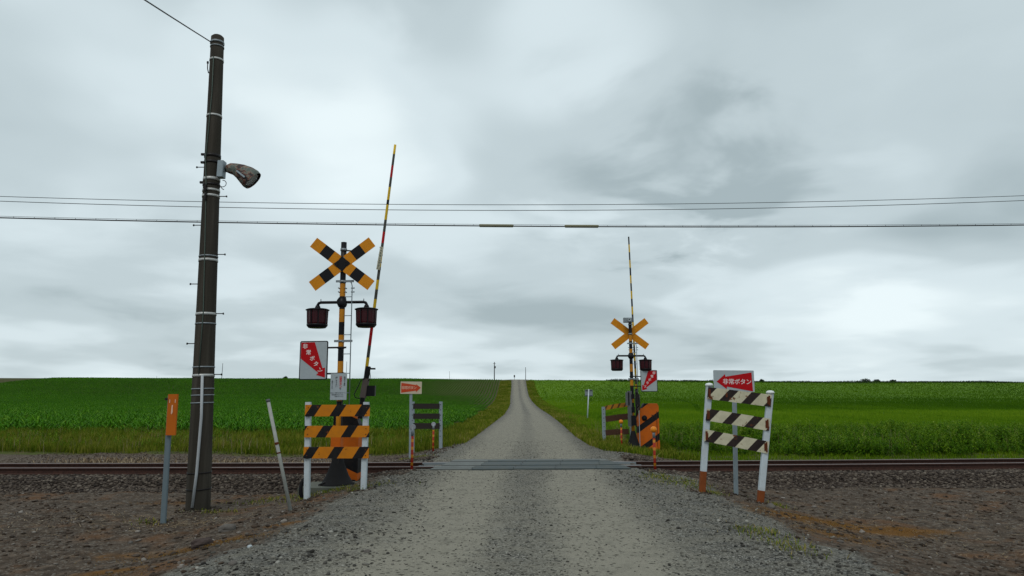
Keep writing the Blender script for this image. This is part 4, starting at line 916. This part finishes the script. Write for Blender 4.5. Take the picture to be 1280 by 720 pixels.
# ------------------------------------------------------------------ arrow signs
def arrow_sign(name, label, px0, py0, px1, py1, Y_, postx, posttop, arrow, face, red, lm, txt, tsz, tu0, tu1, tv, base_px=None, roll=0):
    c = P((px0+px1)/2, (py0+py1)/2, Y_); bs = P(postx, 500, Y_); bx_ = base_px if base_px is not None else bs.x
    t = thing(name, label, 'sign', (bx_, Y_, gz(bx_, Y_)), 'emergency button arrow signs'); b = Vector(t.location)
    MB(b).bar(Vector((bx_, Y_, b.z-.15)), P(postx, posttop, Y_), .075, .05, (0,1,0), .008).done('post', MATS['galvanised'], t)
    w = (px1-px0)/F*Y_*1.0; h = P(px0,py0,Y_).z-P(px0,py1,Y_).z; cl = c-b
    bxv = Vector((math.cos(R(roll)),0,-math.sin(R(roll)))); bzv = Vector((math.sin(R(roll)),0,math.cos(R(roll))))
    pl = MB().prism(rrect(-w/2,-h/2,w/2,h/2,.015), -.045, -.033, cl, bxv, bzv).done('sign_plate', face, t)
    q = [(-w/2+u*w, h/2-v*h) for u, v in arrow]
    MB().prism(q, -.0485, -.0455, cl, bxv, bzv).done('arrow', red, pl)
    its = []
    for i, ch in enumerate(txt):
        u = tu0+(tu1-tu0)*i/(len(txt)-1); p_ = cl+bxv*(-w/2+u*w)+bzv*(h/2-tv*h); p_ = p_+Vector((0,-.0502,0)); its.append((ch, tsz*w, p_, dict(tilt=Matrix.Rotation(R(roll),4,'Y'))))
    letters(its, lm, pl, bold=w*.0012)
    MB(b).bar(c+Vector((0,-.02,h*.3)), c+Vector((0,-.02,-h*.5)), .10, .03).done('bracket', MATS['grey_metal'], t)
    return t
ARL = [(.07,.53),(.285,.18),(.29,.30),(.94,.09),(.955,.97),(.32,.76),(.31,.87)]
arrow_sign('arrow_sign', 'grey sign with bold red arrow pointing left behind the leaning barricade', 891.5, 463, 941.5, 489.8, 12.45, 917.5, 470, ARL[::-1], MATS['sign_white'], MATS['sign_red'], MATS['letter_white'], '非常ボタン', .145, .29, .86, .545, P(920,625,12.45).x, .6)
ARR = [(.04,.10),(.74,.28),(.735,.20),(.96,.50),(.73,.88),(.735,.74),(.04,.92)]
arrow_sign('arrow_sign', 'faded cream sign with orange red arrow pointing right above the slat barrier', 501, 477, 527.3, 492.3, 18.9, 513.8, 480, ARR[::-1], MATS['sign_cream'], MATS['red_faded'], MATS['letter_faded'], '非常ボタン', .165, .13, .68, .52, P(513,570,18.9).x, .3)

# sign seen from behind beside the road far beyond the crossing
sb = P(734, 523, 49.5); t = thing('road_sign', 'small grey sign on a thin post seen from behind, far right verge', 'sign', (sb.x, 49.5, gz(sb.x, 49.5))); b = Vector(t.location)
tp = P(736, 486.5, 49.5)
MB(b).tube([Vector(b)-Vector((0,0,.1)), tp], .045, 8).done('post', MATS['white_post'], t)
mb = MB(b); mb.bar(tp+Vector((0,.06,-.04)), tp+Vector((0,.06,-.52)), .56, .03, (0,1,0)); pl = mb.done('sign_plate', MATS['grey_metal'], t)
mb = MB(b); mb.bar(tp+Vector((-.26,.03,-.10)), tp+Vector((.26,.03,-.10)), .04, .05, (0,0,1)); mb.bar(tp+Vector((-.26,.03,-.48)), tp+Vector((.26,.03,-.48)), .04, .05, (0,0,1)); mb.done('brace', MATS['dark_steel'], t)

# orange marker, leaning pipe
ob = P(204.5, 651, 11.1); ob = Vector((ob.x, 11.1, gz(ob.x, 11.1))); t = thing('marker_post', 'grey stake with an upright orange marker plate left of the utility pole', 'marker post', ob)
tp = P(213.5, 494, 11.1)
MB(ob).bar(ob-Vector((0,0,.15)), tp, .085, .045, (0,1,0), .01).done('stake', MATS['marker_post'], t)
c0, c1 = P(216.8, 492.7, 11.05), P(213.5, 544, 11.05)
pl = MB(ob).bar(c1, c0, .165, .035, (0,1,0), .01).done('marker_plate', MATS['marker_orange'], t)
mid = c0.lerp(c1, .38)+Vector((.0,-.0195,0)); mb = MB(ob)
mb.prism([(-.010,-.06),(.004,-.075),(.018,-.04),(.012,.02),(.014,.075),(-.006,.075)], -.003, 0, mid); 
for s_ in (-1,1): mb.prism([(s_*.045-.006,.11),(s_*.045+.006,.11),(s_*.045+.006,.165),(s_*.045-.006,.165)], -.003, 0, mid)
mb.done('faded_mark', MATS['letter_faded'], pl)
mb = MB(ob); mb.lathe([(.02,-.05),(.02,-.02)], c0.lerp(c1,.12)+Vector((-.095,0,0)), 10, 'Y'); mb.done('bolt', MATS['dark_steel'], t)
lb = P(362.5, 656, 10.6); lb.z = gz(lb.x, 10.6); t = thing('leaning_pipe', 'thin grey steel pipe stuck in the soil leaning to the left', 'pipe', lb)
lt = P(335, 500, 10.6); MB(lb).tube([lb-(lt-lb).normalized()*.15, lt], .027, 12).done('pipe', MATS['pipe_grey'], t)
MB(lb).tube([lt-(lt-lb).normalized()*.03, lt+(lt-lb).normalized()*.012], .031, 12).done('cap', MATS['sign_back'], t)
mb = MB(lb); 
for f_ in (.52,.61,.60): c = lb.lerp(lt, f_); mb.tube([c-(lt-lb).normalized()*.01, c+(lt-lb).normalized()*.01], .030, 12)
mb.done('band', MATS['rust_patch'], t)
wb = P(349, 636, 11.2); wb.z = gz(wb.x, 11.2)+.02; t = MB(wb).tube([wb+Vector((-.07,0,.05)), wb+Vector((-.055,0,.0)), wb, wb+Vector((.13,-.05,.10)), wb+Vector((.19,-.05,.11))], .011, 8).done('plastic_strap', MATS['litter_white'])
tag(t, 'bent piece of white plastic strap lying beside the leaning pipe', 'litter')

# black rubber ring leaning on the barricade's left post
rp = P(381.3, 601, 12.36); rz = gz(rp.x, 12.36); mb = MB(Vector((rp.x, 12.36, rz)))
mb.tube([Vector((rp.x+.055*math.cos(a), 12.36+.05*math.cos(a), rz+.17+.17*math.sin(a))) for a in np.linspace(0, 2*math.pi, 25)], .035, 8, cap=False)
o = mb.done('rubber_ring', MATS['black_matt']); o.location = (rp.x, 12.36, rz); tag(o, 'black rubber ring standing behind the left post of the yellow barricade', 'ring')

# ------------------------------------------------------------------ utility pole
PY_ = 12.2; pb = P(247.5, 635, PY_); pb.z = gz(pb.x, PY_); pt = P(272, 47, PY_)
up_ = thing('utility_pole', 'tall dark concrete utility pole with metal bands on the left', 'utility pole', pb)
rb_, rt_ = 28.2/2/F*PY_*.985, 17.5/2/F*PY_*.93; ax = (pt-pb); AL = ax.length; ad = ax.normalized()
rad = lambda f: rb_+(rt_-rb_)*f
at = lambda f: pb+ax*f
def fpy(py): return (P(255,py,PY_).z-pb.z)/(pt.z-pb.z)
MB(pb).tube([at(-.03)]+[at(f) for f in np.linspace(0,1,14)]+[pt+ad*.03], [rad(-.03)]+[rad(f) for f in np.linspace(0,1,14)]+[rt_*.75], 28).done('shaft', MATS['pole_concrete'], up_)
for py, m_, th in ((76,'band_metal',.02),(146,'band_metal',.02),(196,'dark_steel',.03),(204,'dark_steel',.025),(225,'band_metal',.028),(232,'dark_steel',.02),(239,'band_metal',.022),(246,'band_metal',.022),(321,'grey_metal',.012),(326,'band_metal',.024),(393,'band_metal',.024),(405,'grey_metal',.012),(459,'grey_metal',.012),(469.5,'band_metal',.024),(486,'grey_metal',.01),(494,'grey_metal',.01),(503.5,'grey_metal',.01),(590.5,'dark_steel',.012),(611,'dark_steel',.012)):
    f = fpy(py); MB(pb).tube([at(f)-ad*th, at(f)+ad*th], rad(f)+.008, 28, cap=True).done('band', MATS[m_], up_)
for i, (py, sd_) in enumerate(((209,-1),(245.5,1),(281.5,-1),(318,1),(355,-1),(392,1),(429.5,-1),(468,1))):
    f = fpy(py); c = at(f); r0 = rad(f)
    mb = MB(pb); e = c+Vector((sd_*(r0+.14),0,0)); mb.tube([c+Vector((sd_*(r0-.02),0,0)), e], .0085, 8); mb.tube([e-Vector((0,0,.002)), e+Vector((sd_*.015,0,.0))], .02, 8); mb.done('step_bolt', MATS['dark_steel'], up_)
mb = MB(pb); q = [P(258.8,469,PY_), P(257.8,520,PY_), P(252.5,590,PY_), P(247.5,632,PY_)]
for i, p_ in enumerate(q):
    f = fpy((469,520,590,632)[i]); p_.y = PY_-rad(f)-.015+abs(p_.x-at(f).x)*.15
mb.tube(q, .024, 10); mb.done('conduit', MATS['conduit'], up_)
mb = MB(pb); pts = []
for py, off_ in ((75,.0),(120,.0),(160,-.03),(200,-.07),(232,-.03),(300,-.0),(390,.03),(468,.0)):
    f = fpy(py); c = at(f); pts.append(c+Vector((off_, -math.sqrt(max((rad(f)+.014)**2-off_**2, 0)), 0)))
mb.tube(pts, .009, 8); mb.done('cable', MATS['cable_green'], up_)
mb = MB(pb)
for py in (193,203,228):
    c = at(fpy(py)); mb.bar(c+Vector((-rad(.7)-.075,0,0)), c+Vector((-rad(.7)+.02,0,0)), .04, .04, (0,0,1)); 
c = at(fpy(240)); mb.box(c+Vector((-.03,-rad(.65)-.04,.02)), (.05,.05,.12), .005); mb.box(c+Vector((-.02,-rad(.65)-.03,-.14)), (.035,.04,.14), .005)
mb.done('clamp', MATS['dark_steel'], up_)
mb = MB(pb); c = at(fpy(84)); r0 = rad(.92)
mb.tube([c+Vector((-r0-.05,0,.09)),c+Vector((-r0-.045,0,-.03)),c+Vector((-r0-.02,0,-.12)),c+Vector((-r0+.02,-.05,-.14))], .010, 8); mb.tube([c+Vector((-r0-.05,0,.08)),c+Vector((-r0-.05,0,.12))], .02, 8); mb.done('cable_hook', MATS['dark_steel'], up_)
mb = MB(pb); c = pt-ad*.12; mb.tube([c+Vector((-rt_-.02,0,0)), c+Vector((rt_+.01,0,-.02))], .02, 8); mb.tube([c-ad*.02, c+ad*.02], rt_+.012, 24); mb.tube([c-ad*.10, c-ad*.08], rt_+.012, 24); mb.done('top_clamp', MATS['grey_metal'], up_)
# floodlight on its bracket
fo = P(281, 228, PY_-.02); fl_ = thing('floodlight', 'peeling rusted lamp head with grey control box fixed high on the utility pole', 'lamp', fo)
c = P(276.9, 212, PY_-.06); MB(fo).box(c, (.115,.16,.32), .012).done('control_box', MATS['galvanised'], fl_)
mb = MB(fo); mb.tube([c+Vector((.03,0,.02)), P(284.5,212,PY_)], .03, 10); mb.lathe([(.05,-.02),(.055,.02)], P(283.5,212,PY_), 12, 'X'); mb.done('swivel', MATS['dark_steel'], fl_)
ctrl = [((283.5,210.8),5.4),((288,210.5),7.6),((294,211.5),8.6),((301,214.5),11.0),((308,219),13.6),((313.5,223.5),15.0),((316.5,226.2),14.2)]
ap = [P(*q, PY_-.02) for q, _ in ctrl]; rr = [w/F*PY_*.98*.95 for _, w in ctrl]
mb = MB(fo); mb.tube(ap, [r*1.0 for r in rr], 22, cap=False)
inner = [ap[-1]+(ap[-1]-ap[-2]).normalized()*.0, ap[-1]-(ap[-1]-ap[-2]).normalized()*.12]
shell = mb.done('lamp_head', MATS['peeling_shell'], fl_)
for v_ in shell.data.vertices: v_.co.y *= .75
d_ = (ap[-1]-ap[-2]).normalized()
MB(fo).tube([ap[-2]-d_*.05, ap[-2]+d_*.03], rr[-2]*.7, 18).done('lens', MATS['glass_dim'], fl_)
MB(fo).bar(P(296,213.5,PY_-.16), P(306,221.5,PY_-.18), .03, .03, (0,1,0)).done('latch', MATS['galvanised'], fl_)
mb = MB(fo); c = P(278.5,229.5,PY_-.05); mb.tube([c+Vector((.065*math.cos(a)+.0,0,.065*math.sin(a))) for a in np.linspace(R(150),R(510)-.9,16)], .007, 6); mb.tube([c+Vector((-.03,0,-.07)), c+Vector((.0,0,-.105)), c+Vector((.03,0,-.12))], .007, 6); mb.done('cable_loop', MATS['wire'], fl_)

# ------------------------------------------------------------------ wires
p_ = P(190, 0, 9.2); d_ = (p_-(pt-ad*.1-Vector((rt_,0,0)))); e_ = pt-ad*.1-Vector((rt_,0,0))+d_*9
mb = MB(e_); s0 = pt-ad*.1-Vector((rt_,0,0)); mb.tube([s0.lerp(e_, f)-Vector((0,0,1.2*f*(1-f)))*.6 for f in np.linspace(0,1,24)], .011, 6)
o = mb.done('service_wire', MATS['wire']); o.location = e_; tag(o, 'black service wire running up from the top of the utility pole', 'wire')
WY = 20.2
def wire(label, zfun, r, mat, WYo=WY):
    xs_ = np.linspace(-46, 46, 93); o_ = Vector((0, WYo, zfun(0)))
    mb = MB(o_); mb.tube([(x, WYo+.05*x, zfun(x)) for x in xs_], r*.85, 6)
    o = mb.done('overhead_wire', mat); o.location = o_; return tag(o, label, 'wire', 'overhead wires along the railway')
zc_ = P(640,256,WY).z; wire('topmost thin grey wire above the railway', lambda x: zc_+.0011*x*x+.0148*x, .011, MATS['wire_grey'])
zc2 = P(640,263,WY).z; wire('second thin grey wire just below the topmost one', lambda x: zc2+.0012*x*x+.0142*x, .012, MATS['wire_grey'])
zc3 = P(640,282.7,WY).z; zf = lambda x: zc3+.0006*(x-3)**2-.0054+.009*x
cw = thing('overhead_cable', 'thick black overhead cable with two grey splice sleeves, lowest of the wires', 'cable', (0,WY,zc3))
o_ = Vector((0,WY,zc3)); xs_ = np.linspace(-46,46,93)
MB(o_).tube([(x, WY+.05*x, zf(x)) for x in xs_], .019, 6).done('cable', MATS['wire'], cw)
MB(o_).tube([(x, WY+.05*x, zf(x)+.05) for x in xs_], .006, 5).done('carrier_wire', MATS['wire'], cw)
mb = MB(o_)
for x in np.arange(-30,30,.6): mb.bar((x,WY+.05*x,zf(x)-.005),(x,WY+.05*x,zf(x)+.055),.008,.008)
mb.done('hangers', MATS['wire'], cw)
for x0p, x1p in ((599,642),(706,749)):
    xa, xb = P(x0p,283,WY).x, P(x1p,283,WY).x; MB(o_).tube([(xa,WY+.05*xa,zf(xa)+.01),(xa+.03,WY+.05*xa,zf(xa)+.01),(xb-.03,WY+.05*xb,zf(xb)+.01),(xb,WY+.05*xb,zf(xb)+.01)], [.03,.05,.05,.03], 12).done('splice_sleeve', MATS['sleeve'], cw)

# ------------------------------------------------------------------ skyline
for px, pyt, Y_, r, lab, xa in ((618,452.5,214,.16,'tallest far utility pole on the skyline left of the road',1),(657,459,212,.10,'thin far pole on the skyline at the end of the road',0),(278.5,454,220,.10,'thin far pole on the skyline right of the near utility pole',0),
                            (433.5,452,220,.08,'thin far pole on the skyline behind the near signal',0),(562,464,226,.05,'tiny far pole on the skyline above the faded arrow sign',0),(196,470,226,.05,'tiny far pole on the skyline left of the near utility pole',0)):
    a = P(px, pyt, Y_); g_ = gz(a.x, Y_); t = thing('distant_pole', lab, 'utility pole', (a.x, Y_, g_), 'poles on the skyline')
    MB().tube([(0,0,-.2),(0,0,a.z-g_)], [r, r*.75], 8).done('shaft', MATS['wood_far'], t)
    if xa:
        MB().bar((-.45,0,a.z-g_-.5),(.45,0,a.z-g_-.5),.10,.10,(0,0,1)).done('crossarm', MATS['wood_far'], t)
        MB().lathe([(.16,-.4),(.18,.2),(.1,.3)], (.28,0,a.z-g_-1.6), 10).done('transformer', MATS['sign_back'], t)
a = P(643, 469, 205); g_ = gz(a.x, 205); t = thing('distant_road_sign', 'tiny dark sign on the crest where the road ends', 'sign', (a.x, 205, g_))
MB().tube([(0,0,-.1),(0,0,a.z-g_)], .05, 8).done('post', MATS['wood_far'], t); MB().box((0,-.07,a.z-g_-.3), (.42,.04,.7)).done('sign_plate', MATS['wood_far'], t)
# low bushes along the skyline at the right
for i, (px, w_, hh3, lab) in enumerate(((1082,4.2,.9,'low dark bush on the right skyline, widest of the pair'),(1096,2.4,.6,'small dark bush on the right skyline beside the widest one'),(1116,2.4,.6,'single low bush at the right end of the skyline'),(952,1.6,.4,'tiny bush on the skyline right of the arrow sign'),(357,1.6,.7,'tiny bush on the skyline left of the near signal'))):
    Y_ = 206; x0 = P(px, 476, Y_).x; g_ = gz(x0, Y_); t = thing('distant_bush', lab, 'bush', (x0, Y_, g_), 'bushes on the skyline')
    n = 900; th = rng.uniform(0,2*np.pi,n); rr_ = rng.uniform(0,1,n)**.5; lob = .65+.35*np.sin(th*3+i)
    x = np.cos(th)*rr_*w_*.5*lob; y = np.sin(th)*rr_*w_*.35; z = rng.uniform(0,1,n)*hh3*np.sqrt(np.maximum(1-rr_**2,0))+.1
    p0 = np.stack([x,y,z],1); d = rng.normal(0,.14,(n,3)); ww = rng.uniform(.1,.22,n)
    blades('foliage', p0, p0+d*.5, p0+d, ww*.4, ww, ww*.3, 'bush_leaf', rng.uniform(0,1,n), kind=None, parent=t)
    MB().tube([(0,0,-.1),(0.05,0,hh3*.6)], [.09,.04], 8).done('stem', MATS['wood_far'], t)

# crumbs of soil and stone heaped against the feet of the near posts
px_, py_, ps_ = [], [], []
for (cx0, cy0, r0, n) in ((pb.x,pb.y,.22,260),(ob.x,11.1,.07,90),(lb.x,10.6,.05,70),(P(384,620,12.28).x,12.28,.08,90),(P(454.5,614,12.28).x,12.28,.08,90),(P(877,623,12).x,12.0,.08,90),(P(949.5,637,11.75).x,11.75,.08,90),(P(920,625,12.45).x,12.45,.06,60),(P(516,589,15.3).x,15.3,.05,40),(P(817,589,15.3).x,15.3,.05,40)):
    a = rng.uniform(0,2*np.pi,n); q = r0+np.abs(rng.normal(0,.07,n)); px_.append(cx0+np.cos(a)*q); py_.append(cy0+np.sin(a)*q); ps_.append(rng.uniform(.008,.026,n))
px_, py_, ps_ = np.concatenate(px_), np.concatenate(py_), np.concatenate(ps_)
stones('soil_crumbs', px_, py_, ps_, 'soil_clod', sink=-.2, label='soil and stones heaped round the feet of the near posts', cat='clods')
# ------------------------------------------------------------------ loose rocks
def rock(x, y, sx_, sy_, sz_, mat, lab):
    o = bpy.data.meshes.new('rock'); bm = bmesh.new(); bmesh.ops.create_icosphere(bm, subdivisions=3, radius=1)
    sd2 = random.random()*50
    for v in bm.verts:
        c = v.co; k = 1+.35*(float(vnoise(c.x*1.0+sd2, c.y+c.z*1.7, .7, 3))-.5)+.14*(float(vnoise(c.x+sd2, c.z-c.y, .25, 5))-.5); v.co = Vector((c.x*k*sx_, c.y*k*sy_, max(c.z, -.5)*k*sz_))
    bm.to_mesh(o); bm.free(); o.materials.append(MATS[mat]); ob_ = bpy.data.objects.new('rock', o); COL.objects.link(ob_); ob_.location = (x, y, gz(x, y)+sz_*.25); ob_.rotation_euler = (0,0,random.random()*6)
    tag(ob_, lab, 'rock', 'rocks lying on the bare soil')
def gpt(px, py, z):
    u = (360-py)/F; c = math.sin(PITCH)+u*math.cos(PITCH); k = (z-EYE)/c; return (px-640)/F*k, (math.cos(PITCH)-u*math.sin(PITCH))*k
for px, py, s_, m_, lab in ((252,683,.11,'stone_brown','large reddish brown rock on bare soil near the lower left corner'),(284,663,.10,'stone_grey','grey brown rock on bare soil right of the utility pole'),
                       (291,706,.045,'stone_grey','small pale stone at the lower edge of the left gravel shoulder'),(312,684,.028,'sign_white','whitish pebble on the orange moss at the left road edge'),(377,677,.035,'stone_grey','small grey stone in the middle of the left gravel shoulder'),
                       (459,690,.034,'stone_grey','rounded pebble lying in the left wheel track'),(163,679,.035,'stone_grey','small stone at the left end of the bare soil'),(964,635,.07,'stone_grey','flat stone beside the right foot of the leaning barricade'),(1050,678,.035,'stone_grey','pale stone on the bare soil at the lower right')):
    x, y = gpt(px, py, -.2 if abs(px-640) > 240 else 0)
    for _ in range(3): x, y = gpt(px, py, gz(x, y))
    rock(x, y, s_*1.2, s_*.9, s_*.75, m_, lab)
